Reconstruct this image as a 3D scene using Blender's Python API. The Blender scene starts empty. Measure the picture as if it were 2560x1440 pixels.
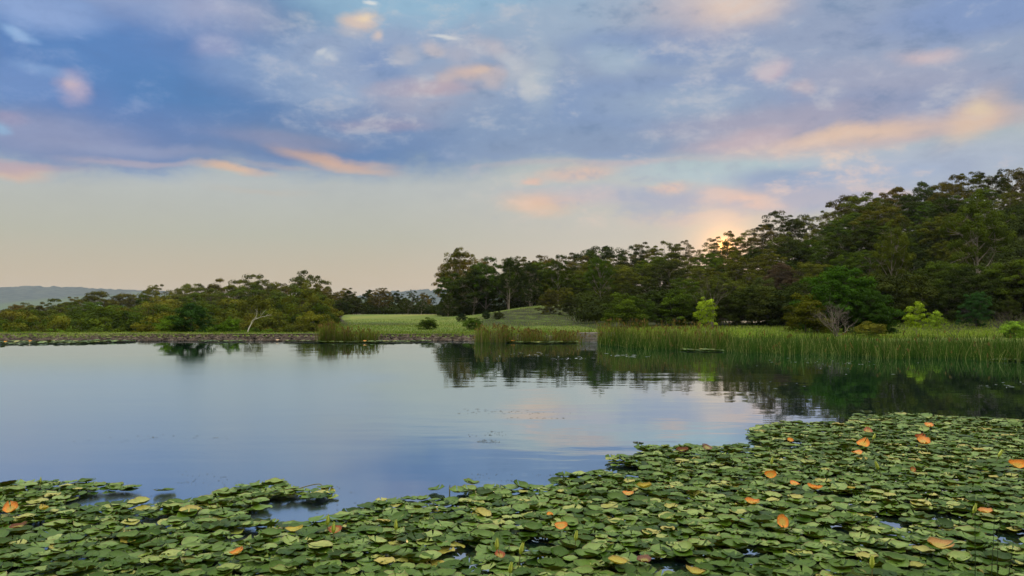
import bpy, math, random
import numpy as np
from mathutils import Vector, Matrix, Euler

# ------------------------------------------------------------------ camera, sky, sun, exposure
S = bpy.context.scene
COL = S.collection
R = math.radians
F_PX, HORIZ, CX = 2009.0, 765.0, 1280.0      # focal length in photo pixels, horizon row, centre column
PITCH = math.atan((HORIZ - 720.0) / F_PX)
EYE = 2.0
cam_d = bpy.data.cameras.new('camera'); cam = bpy.data.objects.new('camera', cam_d); COL.objects.link(cam)
cam_d.sensor_width = 36.0; cam_d.lens = 36.0 * F_PX / 2560.0
cam_d.clip_start = 0.1; cam_d.clip_end = 30000.0
cam.location = (0, 0, EYE); cam.rotation_euler = (R(90) + PITCH, 0, 0)
S.camera = cam
S.view_settings.view_transform = 'Standard'; S.view_settings.look = 'None'
S.view_settings.exposure = 0.0; S.view_settings.gamma = 1.0
cy = S.cycles
cy.max_bounces = 6; cy.diffuse_bounces = 3; cy.glossy_bounces = 3; cy.transmission_bounces = 3
cy.transparent_max_bounces = 4; cy.volume_bounces = 0
cy.sample_clamp_indirect = 4.0
cy.use_denoising = True

def ray(px, py):
    """direction of the line of sight through a photo pixel (camera looks along +Y)"""
    v = Vector(((px - CX) / F_PX, (720.0 - py) / F_PX, -1.0))
    return (Euler((R(90) + PITCH, 0, 0)).to_matrix() @ v).normalized()
def azel(px, py):
    d = ray(px, py); return math.atan2(d.x, d.y), math.asin(d.z)
def on_water(px, py, z=0.0):
    d = ray(px, py); t = (z - EYE) / d.z
    return d.x * t, d.y * t
def at_dist(px, py, Y):
    d = ray(px, py); t = Y / d.y
    return Vector((d.x * t, Y, EYE + d.z * t))

def lin(c):
    c = c / 255.0
    return c / 12.92 if c <= 0.04045 else ((c + 0.055) / 1.055) ** 2.4
def rgb(r, g, b, k=1.0):
    return (lin(r) * k, lin(g) * k, lin(b) * k, 1.0)

SUN_AZ, SUN_EL = azel(1805, 596)
sun_dir = ray(1812, 616)

class NT:
    """small node-tree writer"""
    def __init__(s, tree):
        s.t = tree; s.n = tree.nodes; s.l = tree.links; s.n.clear()
    def put(s, sock, v):
        if isinstance(v, bpy.types.NodeSocket): s.l.new(v, sock)
        elif v is not None:
            try: sock.default_value = v
            except Exception:
                sock.default_value = (v, v, v)
    def math(s, op, a, b=None, c=None, clamp=False):
        m = s.n.new('ShaderNodeMath'); m.operation = op; m.use_clamp = clamp
        for i, v in enumerate((a, b, c)):
            if v is not None: s.put(m.inputs[i], v)
        return m.outputs[0]
    def vmath(s, op, a, b=None, c=None, out=0):
        m = s.n.new('ShaderNodeVectorMath'); m.operation = op
        for i, v in enumerate((a, b, c)):
            if v is not None: s.put(m.inputs[i], v)
        return m.outputs[out]
    def mix(s, f, a, b, mode='MIX'):
        m = s.n.new('ShaderNodeMix'); m.data_type = 'RGBA'; m.blend_type = mode
        s.put(m.inputs[0], f); s.put(m.inputs[6], a); s.put(m.inputs[7], b)
        return m.outputs[2]
    def smooth(s, v, a, b, lo=0.0, hi=1.0, kind='SMOOTHSTEP'):
        m = s.n.new('ShaderNodeMapRange'); m.interpolation_type = kind
        s.put(m.inputs[0], v)
        for i, x in enumerate((a, b, lo, hi)): s.put(m.inputs[i + 1], x)
        return m.outputs[0]
    def noise(s, vec, scale, detail=4, rough=0.55, dist=0.0, out=0, dims='3D'):
        m = s.n.new('ShaderNodeTexNoise'); m.noise_dimensions = dims
        if vec is not None: s.put(m.inputs['Vector'], vec)
        m.inputs['Scale'].default_value = scale; m.inputs['Detail'].default_value = detail
        m.inputs['Roughness'].default_value = rough; m.inputs['Distortion'].default_value = dist
        return m.outputs[out]
    def ramp(s, f, stops, interp='LINEAR'):
        m = s.n.new('ShaderNodeValToRGB'); s.put(m.inputs[0], f)
        cr = m.color_ramp; cr.interpolation = interp
        while len(cr.elements) < len(stops): cr.elements.new(0.5)
        for e, (p, c) in zip(cr.elements, stops): e.position = p; e.color = c
        return m.outputs[0]
    def comb(s, x, y, z=0.0):
        m = s.n.new('ShaderNodeCombineXYZ')
        for i, v in enumerate((x, y, z)): s.put(m.inputs[i], v)
        return m.outputs[0]
    def sep(s, v):
        m = s.n.new('ShaderNodeSeparateXYZ'); s.put(m.inputs[0], v); return m.outputs

# ---- the sky: Nishita daylight under broken evening cloud, all a function of direction
world = bpy.data.worlds.new('World'); S.world = world; world.use_nodes = True
w = NT(world.node_tree)
tc = w.n.new('ShaderNodeTexCoord').outputs['Generated']
dx, dy, dz = w.sep(tc)[:3]
U = w.math('ARCTAN2', dx, dy)
V = w.math('ARCSINE', w.math('MAXIMUM', w.math('MINIMUM', dz, 0.9999), -0.9999))
zc = w.math('ADD', w.math('MAXIMUM', dz, 0.0), 0.16)
plane = w.comb(w.math('DIVIDE', dx, zc), w.math('DIVIDE', dy, zc), 0.0)     # cloud deck seen in perspective
n_warp = w.noise(plane, 1.1, 7, 0.6, 0.3, out=1)
warp = w.vmath('MULTIPLY', w.vmath('SUBTRACT', n_warp, (0.5, 0.5, 0.5)), (0.075, 0.035, 0.0))
puff = w.comb(U, w.math('MULTIPLY', V, 2.0), 0.0)
n_warp2 = w.noise(puff, 9.0, 6, 0.62, 0.4, out=1)
warp2 = w.vmath('MULTIPLY', w.vmath('SUBTRACT', n_warp2, (0.5, 0.5, 0.5)), (0.045, 0.022, 0.0))
uv = w.vmath('ADD', w.vmath('ADD', w.comb(U, V, 0.0), warp), warp2)
wisp = w.noise(puff, 5.5, 11, 0.66, 0.2)
wispc = w.math('SUBTRACT', wisp, 0.5)

base = w.ramp(w.smooth(V, 0.0, 0.60, kind='LINEAR'), [
    (0.0, rgb(202, 176, 146)), (0.055, rgb(198, 182, 158)), (0.14, rgb(186, 186, 172)), (0.24, rgb(184, 190, 190)),
    (0.36, rgb(168, 190, 204)), (0.55, rgb(150, 188, 224)), (0.75, rgb(140, 178, 222)), (1.0, rgb(150, 178, 220))])
# warmer and lighter towards the low sun
az_off = w.math('ABSOLUTE', w.math('SUBTRACT', U, SUN_AZ))
near_sun = w.math('MULTIPLY', w.smooth(az_off, 0.0, 0.50, 1.0, 0.0), w.smooth(V, 0.0, 0.17, 1.0, 0.0))
skyc = w.mix(w.math('MULTIPLY', near_sun, 0.26), base, rgb(236, 208, 180))
right_lo = w.math('MULTIPLY', w.smooth(U, -0.2, 0.15), w.smooth(V, 0.02, 0.28, 1.0, 0.0))
skyc = w.mix(w.math('MULTIPLY', right_lo, 0.35), skyc, rgb(208, 204, 208))

SX = 1.0 / F_PX
def blob(px, py, rx, ry, col, op=1.0, soft=0.55, rot=0.0, rag=0.35):
    """a patch of cloud centred on a direction, edges broken by the noise"""
    global skyc
    a, e = azel(px, py)
    m = w.n.new('ShaderNodeMapping'); m.vector_type = 'TEXTURE'
    w.put(m.inputs['Vector'], uv)
    m.inputs['Location'].default_value = (a, e, 0)
    m.inputs['Rotation'].default_value = (0, 0, R(rot))
    m.inputs['Scale'].default_value = (rx * SX, ry * SX, 1)
    g = w.n.new('ShaderNodeTexGradient'); g.gradient_type = 'SPHERICAL'
    w.l.new(m.outputs[0], g.inputs[0])
    f = w.math('MULTIPLY_ADD', wispc, rag * 2.0, g.outputs['Fac'])
    f = w.math('MULTIPLY', w.smooth(f, 0.02, soft, 0.0, op), w.smooth(g.outputs['Fac'], 0.0, 0.12, kind='LINEAR'))
    skyc = w.mix(f, skyc, rgb(*col))

BLOBS = [
    # big slate deck on the left, top
    (230, 110, 780, 310, (102, 138, 190), 1.0, .5, 0), (0, 60, 480, 190, (146, 172, 212), .9, .7, 0),
    (250, 50, 330, 100, (134, 162, 204), .9, .8, 0), (430, 60, 380, 160, (150, 166, 204), .85, .7, -8), (540, 90, 170, 140, (164, 172, 206), .85, .7, 0),
    (560, 235, 900, 190, (94, 132, 190), 1.0, .5, -6), (250, 340, 620, 78, (110, 134, 182), .8, .6, 0),
    (760, 250, 420, 150, (90, 130, 190), .8, .8, 0), (250, 130, 420, 110, (86, 134, 194), .65, .8, -14),
    (430, 230, 220, 90, (80, 128, 186), .8, .8, -10), (560, 325, 460, 74, (98, 130, 184), .7, .8, 0),
    (120, 325, 300, 62, (142, 152, 188), .85, .8, 0), (360, 372, 300, 22, (146, 156, 190), .7, .9, 0), (640, 165, 190, 90, (128, 156, 204), .85, .8, 0),
    (90, 25, 190, 60, (146, 172, 218), .9, .8, 0), (700, 340, 260, 40, (128, 144, 186), .8, .9, 0), (60, 200, 150, 60, (112, 146, 200), .8, .8, 0),
    # centre bank
    (1050, 200, 450, 160, (150, 172, 214), 1.0, .5, 0), (900, 130, 260, 60, (150, 170, 212), .8, .6, 6),
    (1120, 315, 520, 80, (112, 142, 196), .9, .6, 0), (1150, 235, 300, 90, (176, 174, 202), .85, .7, 8),
    (950, 170, 120, 60, (116, 146, 204), .7, .7, 0), (1260, 190, 150, 110, (164, 184, 214), .7, .8, 0),
    # right deck
    (1750, 190, 900, 260, (146, 166, 206), 1.0, .45, 0), (1560, 315, 620, 105, (130, 156, 202), .95, .6, 0),
    (2300, 120, 620, 260, (150, 166, 206), .9, .6, 0), (1440, 60, 300, 110, (160, 182, 216), .7, .8, 0),
    (1640, 110, 330, 60, (124, 152, 206), .7, .7, 0), (1900, 215, 520, 60, (132, 156, 206), .7, .7, -4),
    (2460, 20, 330, 80, (126, 154, 212), .8, .7, 0), (2250, 250, 420, 90, (142, 156, 200), .8, .7, 0),
    (1560, 250, 380, 80, (128, 156, 208), .7, .7, 0), (1700, 250, 300, 60, (166, 184, 212), .45, .8, 0),
    (1500, 362, 500, 46, (132, 156, 200), .9, .6, 0), (1960, 300, 420, 60, (166, 164, 196), .75, .8, 0),
    (2200, 190, 360, 60, (168, 172, 204), .6, .8, -4), (1530, 150, 120, 50, (168, 190, 220), .7, .8, 0),
    (1350, 190, 60, 120, (176, 192, 216), .6, .8, 0),
    # pale openings low on the right
    (2050, 400, 700, 60, (176, 192, 210), .85, .7, 0), (2350, 390, 360, 60, (172, 184, 208), .8, .7, 0),
    (1800, 430, 320, 50, (172, 196, 208), .8, .7, 0), (1980, 450, 210, 52, (136, 160, 198), .85, .7, 0),
    (2300, 440, 330, 60, (158, 176, 206), .7, .7, 0), (2050, 500, 300, 45, (176, 176, 198), .8, .8, 0),
    (1560, 490, 380, 42, (178, 184, 200), .7, .8, 0), (1790, 500, 340, 46, (172, 174, 194), .75, .8, 0),
    # warm undersides and tops
    (1760, 10, 330, 110, (214, 196, 204), .9, .9, 0), (1830, 0, 170, 70, (238, 212, 200), .95, .9, -6),
    (2180, 330, 600, 44, (214, 186, 186), .95, .8, 3), (2120, 328, 300, 26, (240, 206, 182), .85, .9, 2),
    (2450, 285, 120, 60, (232, 200, 178), .95, .9, 40), (2470, 258, 34, 22, (240, 222, 192), .6, .9, 0),
    (1850, 340, 220, 40, (196, 178, 196), .8, .9, 6), (2320, 135, 110, 26, (206, 190, 206), .85, .9, -6),
    (1930, 175, 60, 34, (196, 182, 206), .9, .9, 0), (2010, 215, 46, 26, (200, 178, 194), .7, .9, 0),
    (1450, 432, 160, 34, (232, 192, 176), .95, .9, 6), (1335, 455, 40, 14, (236, 190, 170), .9, .9, 0),
    (1350, 515, 140, 44, (242, 194, 158), 1.0, 1.0, 0), (1450, 500, 180, 36, (214, 188, 186), .6, .9, 0),
    (1672, 470, 78, 24, (242, 196, 170), .95, .9, 0), (1860, 500, 150, 28, (240, 200, 178), .95, .9, -8),
    (1760, 495, 70, 34, (224, 198, 188), .8, .9, 20), (1720, 545, 260, 26, (216, 190, 186), .7, .9, 0),
    (1500, 405, 420, 14, (196, 180, 192), .7, .9, 0),
    (830, 388, 210, 28, (240, 190, 150), .95, .9, -7), (900, 415, 150, 16, (216, 184, 166), .8, .9, -6),
    (575, 420, 130, 17, (240, 192, 152), .95, .9, -2), (700, 408, 180, 10, (190, 176, 178), .5, .9, 0),
    (50, 410, 110, 28, (230, 186, 158), .9, .9, 0), (330, 402, 200, 12, (184, 172, 184), .6, .9, -2),
    (0, 395, 240, 20, (178, 160, 178), .7, .9, 0), (660, 470, 170, 12, (200, 186, 172), .5, 1., 0),
    (910, 58, 64, 36, (240, 206, 186), 1.0, .8, 10), (920, 50, 30, 16, (250, 224, 184), .9, .9, 10),
    (950, 95, 28, 24, (232, 208, 200), .95, .9, 0), (938, 8, 24, 8, (220, 226, 240), .9, .9, 0),
    (880, 90, 60, 20, (176, 182, 208), .8, .9, 0), (1110, 97, 50, 9, (216, 220, 232), .8, .9, 0),
    (1170, 188, 70, 34, (226, 192, 180), .95, .9, 0), (1190, 182, 34, 14, (230, 204, 190), .6, .9, 0),
    (1090, 230, 170, 30, (186, 168, 190), .8, .9, 4), (1210, 120, 80, 40, (186, 184, 206), .8, .9, -20),
    (1290, 180, 60, 60, (184, 192, 214), .8, .9, 0), (800, 150, 50, 20, (172, 188, 220), .8, .9, 20),
    (190, 215, 60, 50, (182, 172, 198), .95, .9, -30), (185, 205, 24, 22, (210, 188, 194), .8, .9, 0),
    (100, 170, 110, 20, (128, 162, 210), .7, .9, -8), (20, 290, 60, 24, (150, 148, 182), .8, .9, 0),
    (10, 320, 40, 16, (140, 176, 212), .8, .9, 0), (30, 80, 60, 16, (150, 184, 226), .8, .9, -10),
    (720, 345, 260, 26, (136, 146, 188), .7, .9, 0), (960, 310, 200, 22, (150, 150, 190), .7, .9, 0),
    (540, 110, 90, 40, (160, 166, 204), .6, .9, 0),
    (1010, 150, 60, 34, (178, 184, 210), .8, .8, 10), (1080, 130, 46, 26, (196, 190, 206), .8, .8, 0), (1140, 140, 60, 40, (176, 180, 208), .8, .8, -10),
    (1230, 200, 50, 44, (200, 188, 200), .7, .8, -30), (1330, 215, 40, 50, (190, 198, 216), .7, .8, 0), (1120, 205, 46, 24, (214, 188, 186), .7, .8, 0),
    (860, 195, 110, 40, (146, 166, 210), .8, .8, 0), (980, 225, 120, 34, (166, 166, 200), .7, .8, 6), (1250, 150, 60, 26, (188, 196, 218), .7, .8, -20),
    (790, 145, 22, 10, (200, 208, 228), .8, .9, 20), (815, 155, 26, 12, (196, 204, 226), .7, .9, 0),
]
for b in BLOBS:
    b = list(b); r_, g_, bl_ = b[4]
    if r_ > bl_ and len(b) > 5: b[5] *= .66      # the lit edges stay soft
    blob(*b)

fine = w.noise(puff, 15.0, 8, 0.66, 0.2)
mot = w.math('ADD', w.math('MULTIPLY', fine, 0.45), w.math('MULTIPLY', wisp, 0.55))
up_ = w.math('MULTIPLY', w.smooth(V, 0.165, 0.23), w.smooth(U, -0.42, -0.16, 0.3, 1.0))
skyc = w.mix(w.math('MULTIPLY', w.smooth(mot, 0.50, 0.62, 0.0, 0.50), up_), skyc, rgb(198, 198, 214))
skyc = w.mix(w.math('MULTIPLY', w.smooth(mot, 0.47, 0.37, 0.0, 0.40), up_), skyc, rgb(100, 136, 186))
lowr = w.math('MULTIPLY', w.math('MULTIPLY', w.smooth(V, 0.085, 0.12), w.smooth(V, 0.20, 0.17)), w.smooth(U, -0.12, 0.08))
skyc = w.mix(w.math('MULTIPLY', w.smooth(mot, 0.50, 0.62, 0.0, 0.60), lowr), skyc, rgb(232, 204, 190))
skyc = w.mix(w.math('MULTIPLY', w.smooth(mot, 0.49, 0.38, 0.0, 0.55), lowr), skyc, rgb(158, 172, 200))
k = w.math('MULTIPLY_ADD', w.math('SUBTRACT', fine, 0.5), w.smooth(V, 0.05, 0.2, 0.0, 0.32), 1.0)
k2 = w.math('MULTIPLY_ADD', wispc, w.smooth(V, 0.06, 0.25, 0.0, 0.35), 1.0)
skyc = w.vmath('MULTIPLY', skyc, w.comb(w.math('MULTIPLY', k, k2), w.math('MULTIPLY', k, k2), w.math('POWER', w.math('MULTIPLY', k, k2), 0.75)))
greyer = w.math('MULTIPLY', w.smooth(U, -0.46, -0.22), w.smooth(V, 0.14, 0.2, 0.0, 0.13))
skyc = w.vmath('MULTIPLY', skyc, w.comb(1.0, w.math('MULTIPLY_ADD', greyer, -0.15, 1.0), w.math('SUBTRACT', 1.0, greyer)))
# unseen sky overhead brightened well past the visible sky, to light the scene
BACK, ZEN = 1.0, 6.0
bk = w.smooth(dy, 0.45, -0.35, 0.0, BACK - 1.0)
zn = w.smooth(V, 0.45, 0.85, 0.0, ZEN - 1.0)
low_back = w.math('MULTIPLY', w.smooth(dy, 0.3, -0.1), w.smooth(V, 0.55, 0.15))   # low sky behind the camera dimmed so the woods look lit from above
gain = w.math('SUBTRACT', w.math('ADD', zn, 1.0), w.math('MULTIPLY', low_back, 0.62))
over = w.math('MAXIMUM', w.smooth(V, 0.40, 0.62), w.smooth(dy, 0.35, -0.1))
skyc = w.mix(w.math('MULTIPLY', over, 0.85), skyc, (0.50, 0.47, 0.38, 1))
skyc = w.vmath('MULTIPLY', skyc, w.comb(gain, gain, gain))
# golden glow round the sun
cosg = w.vmath('DOT_PRODUCT', tc, tuple(sun_dir), out=1)
ang = w.math('ARCCOSINE', w.math('MINIMUM', cosg, 0.999999))
g1 = w.math('POWER', 2.718, w.math('MULTIPLY', w.math('POWER', w.math('DIVIDE', ang, 0.024), 1.15), -1.0))
g2 = w.math('POWER', 2.718, w.math('MULTIPLY', w.math('POWER', w.math('DIVIDE', ang, 0.0065), 2.0), -1.0))
glow = w.vmath('ADD', w.vmath('MULTIPLY', w.comb(g1, g1, g1), (1.3, 0.50, 0.0)), w.vmath('MULTIPLY', w.comb(g2, g2, g2), (4.0, 1.7, 0.2)))
nish = w.n.new('ShaderNodeTexSky'); nish.sky_type = 'NISHITA'; nish.sun_disc = False
nish.sun_elevation = SUN_EL; nish.sun_rotation = SUN_AZ; nish.air_density = 1.0; nish.dust_density = 0.5
bgA = w.n.new('ShaderNodeBackground'); w.put(bgA.inputs[0], w.vmath('ADD', skyc, glow)); bgA.inputs[1].default_value = 1.0
bgB = w.n.new('ShaderNodeBackground'); w.put(bgB.inputs[0], nish.outputs[0]); bgB.inputs[1].default_value = 0.05
mx = w.n.new('ShaderNodeMixShader'); mx.inputs[0].default_value = 0.06
w.l.new(bgA.outputs[0], mx.inputs[1]); w.l.new(bgB.outputs[0], mx.inputs[2])
wo = w.n.new('ShaderNodeOutputWorld'); w.l.new(mx.outputs[0], wo.inputs[0])
world.cycles.sampling_method = 'MANUAL'; world.cycles.sample_map_resolution = 512

sd = bpy.data.lights.new('sun', 'SUN'); sd.energy = 4.0; sd.angle = R(0.5); sd.color = (1.0, 0.62, 0.28)
sun = bpy.data.objects.new('sun', sd); COL.objects.link(sun)
sun.rotation_euler = (-sun_dir).to_track_quat('-Z', 'Y').to_euler()
sun.location = (20, 60, 60)

# ------------------------------------------------------------------ helpers
def prop(o, label=None, cat=None, group=None, kind=None):
    if label: o['label'] = label
    if cat: o['category'] = cat
    if group: o['group'] = group
    if kind: o['kind'] = kind
    return o
def mesh_np(name, verts, faces, mats, tone=None, midx=None, smooth=False, uvs=None):
    """verts (n,3); faces list or (m,k) array"""
    me = bpy.data.meshes.new(name)
    verts = np.asarray(verts, dtype=np.float32)
    if isinstance(faces, np.ndarray):
        m, kk = faces.shape
        me.vertices.add(len(verts)); me.vertices.foreach_set('co', verts.ravel())
        me.loops.add(m * kk); me.loops.foreach_set('vertex_index', faces.astype(np.int32).ravel())
        me.polygons.add(m)
        me.polygons.foreach_set('loop_start', np.arange(0, m * kk, kk, dtype=np.int32))
        me.polygons.foreach_set('loop_total', np.full(m, kk, dtype=np.int32))
    else:
        me.from_pydata([tuple(v) for v in verts], [], faces)
    if midx is not None: me.polygons.foreach_set('material_index', np.asarray(midx, dtype=np.int32))
    me.update(calc_edges=True)
    if smooth: me.polygons.foreach_set('use_smooth', np.ones(len(me.polygons), dtype=bool))
    if tone is not None:
        a = me.attributes.new('tone', 'FLOAT', 'POINT'); a.data.foreach_set('value', np.asarray(tone, dtype=np.float32))
    if uvs is not None:
        a = me.attributes.new('polar', 'FLOAT_VECTOR', 'POINT'); a.data.foreach_set('vector', np.asarray(uvs, dtype=np.float32).ravel())
    for m_ in (mats if isinstance(mats, (list, tuple)) else [mats]): me.materials.append(m_)
    me.validate()
    return me
def link(name, me, parent=None, loc=None):
    o = bpy.data.objects.new(name, me); COL.objects.link(o)
    if parent: o.parent = parent
    if loc is not None: o.location = loc
    return o
def empty(name, loc, rz=0.0):
    o = bpy.data.objects.new(name, None); COL.objects.link(o); o.location = loc; o.rotation_euler = (0, 0, rz)
    o.empty_display_size = 0.2
    return o
def tube(path, radii, sides=6, cap=True):
    """swept tapered tube -> verts, quad faces"""
    P = [Vector(p) for p in path]; vs = []; fs = []
    up = Vector((0.13, 0.31, 0.94)).normalized()
    for i, p in enumerate(P):
        t = (P[min(i + 1, len(P) - 1)] - P[max(i - 1, 0)])
        if t.length < 1e-6: t = Vector((0, 0, 1))
        t.normalize()
        a = t.cross(up if abs(t.dot(up)) < 0.95 else Vector((1, 0, 0))).normalized(); b = t.cross(a)
        for k_ in range(sides):
            th = 2 * math.pi * k_ / sides
            vs.append(p + (a * math.cos(th) + b * math.sin(th)) * radii[i])
    for i in range(len(P) - 1):
        for k_ in range(sides):
            k2_ = (k_ + 1) % sides
            fs.append((i * sides + k_, i * sides + k2_, (i + 1) * sides + k2_, (i + 1) * sides + k_))
    return vs, fs
class Acc:
    def __init__(s): s.v = []; s.f = []; s.m = []
    def add(s, v, f, mi=0):
        o = len(s.v); s.v += [tuple(x) for x in v]; s.f += [tuple(i + o for i in q) for q in f]; s.m += [mi] * len(f)
    def mesh(s, name, mats, smooth=False): return mesh_np(name, s.v, s.f, mats, midx=s.m, smooth=smooth)

# ------------------------------------------------------------------ materials
def mat(name):
    m = bpy.data.materials.new(name); m.use_nodes = True
    return m, NT(m.node_tree)
def out(t, shader, disp=None):
    o = t.n.new('ShaderNodeOutputMaterial'); t.l.new(shader, o.inputs['Surface'])
def principled(t, col, rough, spec=0.5, normal=None, **kw):
    p = t.n.new('ShaderNodeBsdfPrincipled'); t.put(p.inputs['Base Color'], col); t.put(p.inputs['Roughness'], rough)
    t.put(p.inputs['Specular IOR Level'], spec)
    if normal is not None: t.put(p.inputs['Normal'], normal)
    for k_, v in kw.items(): t.put(p.inputs[k_], v)
    return p.outputs[0]
def bump(t, h, strength, dist=1.0):
    b = t.n.new('ShaderNodeBump'); t.put(b.inputs['Height'], h); b.inputs['Strength'].default_value = strength
    b.inputs['Distance'].default_value = dist; return b.outputs[0]
def island(t): return t.n.new('ShaderNodeNewGeometry').outputs['Random Per Island']
def attr(t, nm, out_='Fac'):
    a = t.n.new('ShaderNodeAttribute'); a.attribute_name = nm; return a.outputs[out_]
def coords(t, kind='Object'): return t.n.new('ShaderNodeTexCoord').outputs[kind]

def leaf_mat(name, transl=0.15, hue=(1, 1, 1)):
    m, t = mat(name)
    oi = t.n.new('ShaderNodeObjectInfo')
    tone = attr(t, 'tone')
    r = island(t)
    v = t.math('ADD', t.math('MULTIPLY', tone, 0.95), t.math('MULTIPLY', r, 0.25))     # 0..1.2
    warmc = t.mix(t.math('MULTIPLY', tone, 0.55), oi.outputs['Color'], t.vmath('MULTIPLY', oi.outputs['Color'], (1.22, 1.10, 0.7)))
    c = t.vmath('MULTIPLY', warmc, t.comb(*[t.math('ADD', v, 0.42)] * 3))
    d = t.n.new('ShaderNodeBsdfDiffuse'); t.put(d.inputs[0], c)
    tr = t.n.new('ShaderNodeBsdfTranslucent'); t.put(tr.inputs[0], t.vmath('MULTIPLY', c, (2.0, 1.5, 0.6)))
    g = t.n.new('ShaderNodeBsdfGlossy'); g.inputs['Roughness'].default_value = 0.5; t.put(g.inputs[0], (0.6, 0.62, 0.6, 1))
    m1 = t.n.new('ShaderNodeMixShader'); m1.inputs[0].default_value = transl; t.l.new(d.outputs[0], m1.inputs[1]); t.l.new(tr.outputs[0], m1.inputs[2])
    m2 = t.n.new('ShaderNodeMixShader'); m2.inputs[0].default_value = 0.006; t.l.new(m1.outputs[0], m2.inputs[1]); t.l.new(g.outputs[0], m2.inputs[2])
    out(t, m2.outputs[0]); return m
M_leaf = leaf_mat('foliage')
def bark_mat(name, c1, c2, sc=3.0):
    m, t = mat(name); co = coords(t)
    n = t.noise(t.vmath('MULTIPLY', co, (1, 1, 0.25)), sc, 6, 0.65)
    c = t.mix(t.smooth(n, 0.38, 0.62), c1, c2)
    out(t, principled(t, c, 0.85, 0.2, bump(t, n, 0.5, 0.05))); return m
M_bark = bark_mat('gum_bark', (0.16, 0.125, 0.095, 1), (0.34, 0.29, 0.24, 1))
M_bark_dark = bark_mat('dark_bark', (0.045, 0.035, 0.027, 1), (0.11, 0.09, 0.07, 1))
M_dead = bark_mat('bleached_wood', (0.38, 0.33, 0.28, 1), (0.62, 0.57, 0.52, 1))
M_twig = bark_mat('grey_twig', (0.08, 0.062, 0.05, 1), (0.20, 0.165, 0.135, 1))

def stem_mat(name, c_lo, c_hi, cdry, tr=0.3):
    m, t = mat(name)
    r = island(t); h = attr(t, 'tone')
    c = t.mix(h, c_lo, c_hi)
    c = t.mix(t.smooth(r, 0.72, 0.95), c, cdry)
    c = t.vmath('MULTIPLY', c, t.comb(*[t.math('MULTIPLY_ADD', t.math('FRACT', t.math('MULTIPLY', r, 37.3)), 0.9, 0.55)] * 3))
    d = t.n.new('ShaderNodeBsdfDiffuse'); t.put(d.inputs[0], c)
    tl = t.n.new('ShaderNodeBsdfTranslucent'); t.put(tl.inputs[0], t.vmath('MULTIPLY', c, (1.3, 1.2, 0.7)))
    mm = t.n.new('ShaderNodeMixShader'); mm.inputs[0].default_value = tr
    t.l.new(d.outputs[0], mm.inputs[1]); t.l.new(tl.outputs[0], mm.inputs[2]); out(t, mm.outputs[0]); return m
M_reed = stem_mat('bulrush_stem', (0.03, 0.055, 0.010, 1), (0.12, 0.15, 0.02, 1), (0.20, 0.15, 0.07, 1))
M_reed_dark = stem_mat('dark_bulrush_stem', (0.012, 0.032, 0.005, 1), (0.040, 0.085, 0.012, 1), (0.17, 0.18, 0.06, 1))
M_seed = stem_mat('bulrush_seed_head', (0.10, 0.065, 0.022, 1), (0.17, 0.12, 0.035, 1), (0.10, 0.08, 0.04, 1))
M_lime = stem_mat('bright_grass_blade', (0.11, 0.17, 0.02, 1), (0.22, 0.32, 0.04, 1), (0.28, 0.29, 0.10, 1))
M_grass = stem_mat('grass_blade', (0.06, 0.11, 0.012, 1), (0.14, 0.22, 0.03, 1), (0.24, 0.23, 0.08, 1))

# ground
M_ground, t = mat('grass_ground')
P = t.n.new('ShaderNodeNewGeometry').outputs['Position']
px_, py_, pz_ = t.sep(P)[:3]
nA = t.noise(P, 0.05, 5, 0.6); nB = t.noise(P, 0.6, 6, 0.65); nC = t.noise(P, 9.0, 5, 0.7)
c = t.mix(t.smooth(nA, 0.35, 0.65), (0.080, 0.14, 0.016, 1), (0.165, 0.195, 0.032, 1))
c = t.mix(t.smooth(nB, 0.4, 0.7, 0, 0.6), c, (0.17, 0.165, 0.055, 1))
c = t.mix(t.smooth(t.noise(P, 0.22, 5, 0.65), 0.5, 0.68, 0, 0.55), c, (0.055, 0.095, 0.016, 1))
c = t.mix(t.smooth(nC, 0.35, 0.7, 0, 0.55), c, (0.05, 0.075, 0.018, 1))
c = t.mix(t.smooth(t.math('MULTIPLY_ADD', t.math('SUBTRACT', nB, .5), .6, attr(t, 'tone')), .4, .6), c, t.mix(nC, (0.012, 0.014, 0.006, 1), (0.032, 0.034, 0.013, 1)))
mud = t.smooth(t.math('MULTIPLY_ADD', t.math('SUBTRACT', nB, .5), .15, pz_), 0.05, 0.16, 1.0, 0.0)
c = t.mix(mud, c, (0.035, 0.028, 0.02, 1))
out(t, principled(t, c, 0.95, 0.15, bump(t, t.math('ADD', t.math('MULTIPLY', nB, 0.25), t.math('MULTIPLY', nC, 0.12)), 0.8, 0.5)))

M_path, t = mat('dirt_path'); co = coords(t)
n = t.noise(co, 1.5, 6, 0.65)
out(t, principled(t, t.mix(t.smooth(n, 0.35, 0.65), (0.20, 0.155, 0.11, 1), (0.33, 0.28, 0.215, 1)), 0.95, 0.1, bump(t, n, 0.4, 0.1)))

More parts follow.
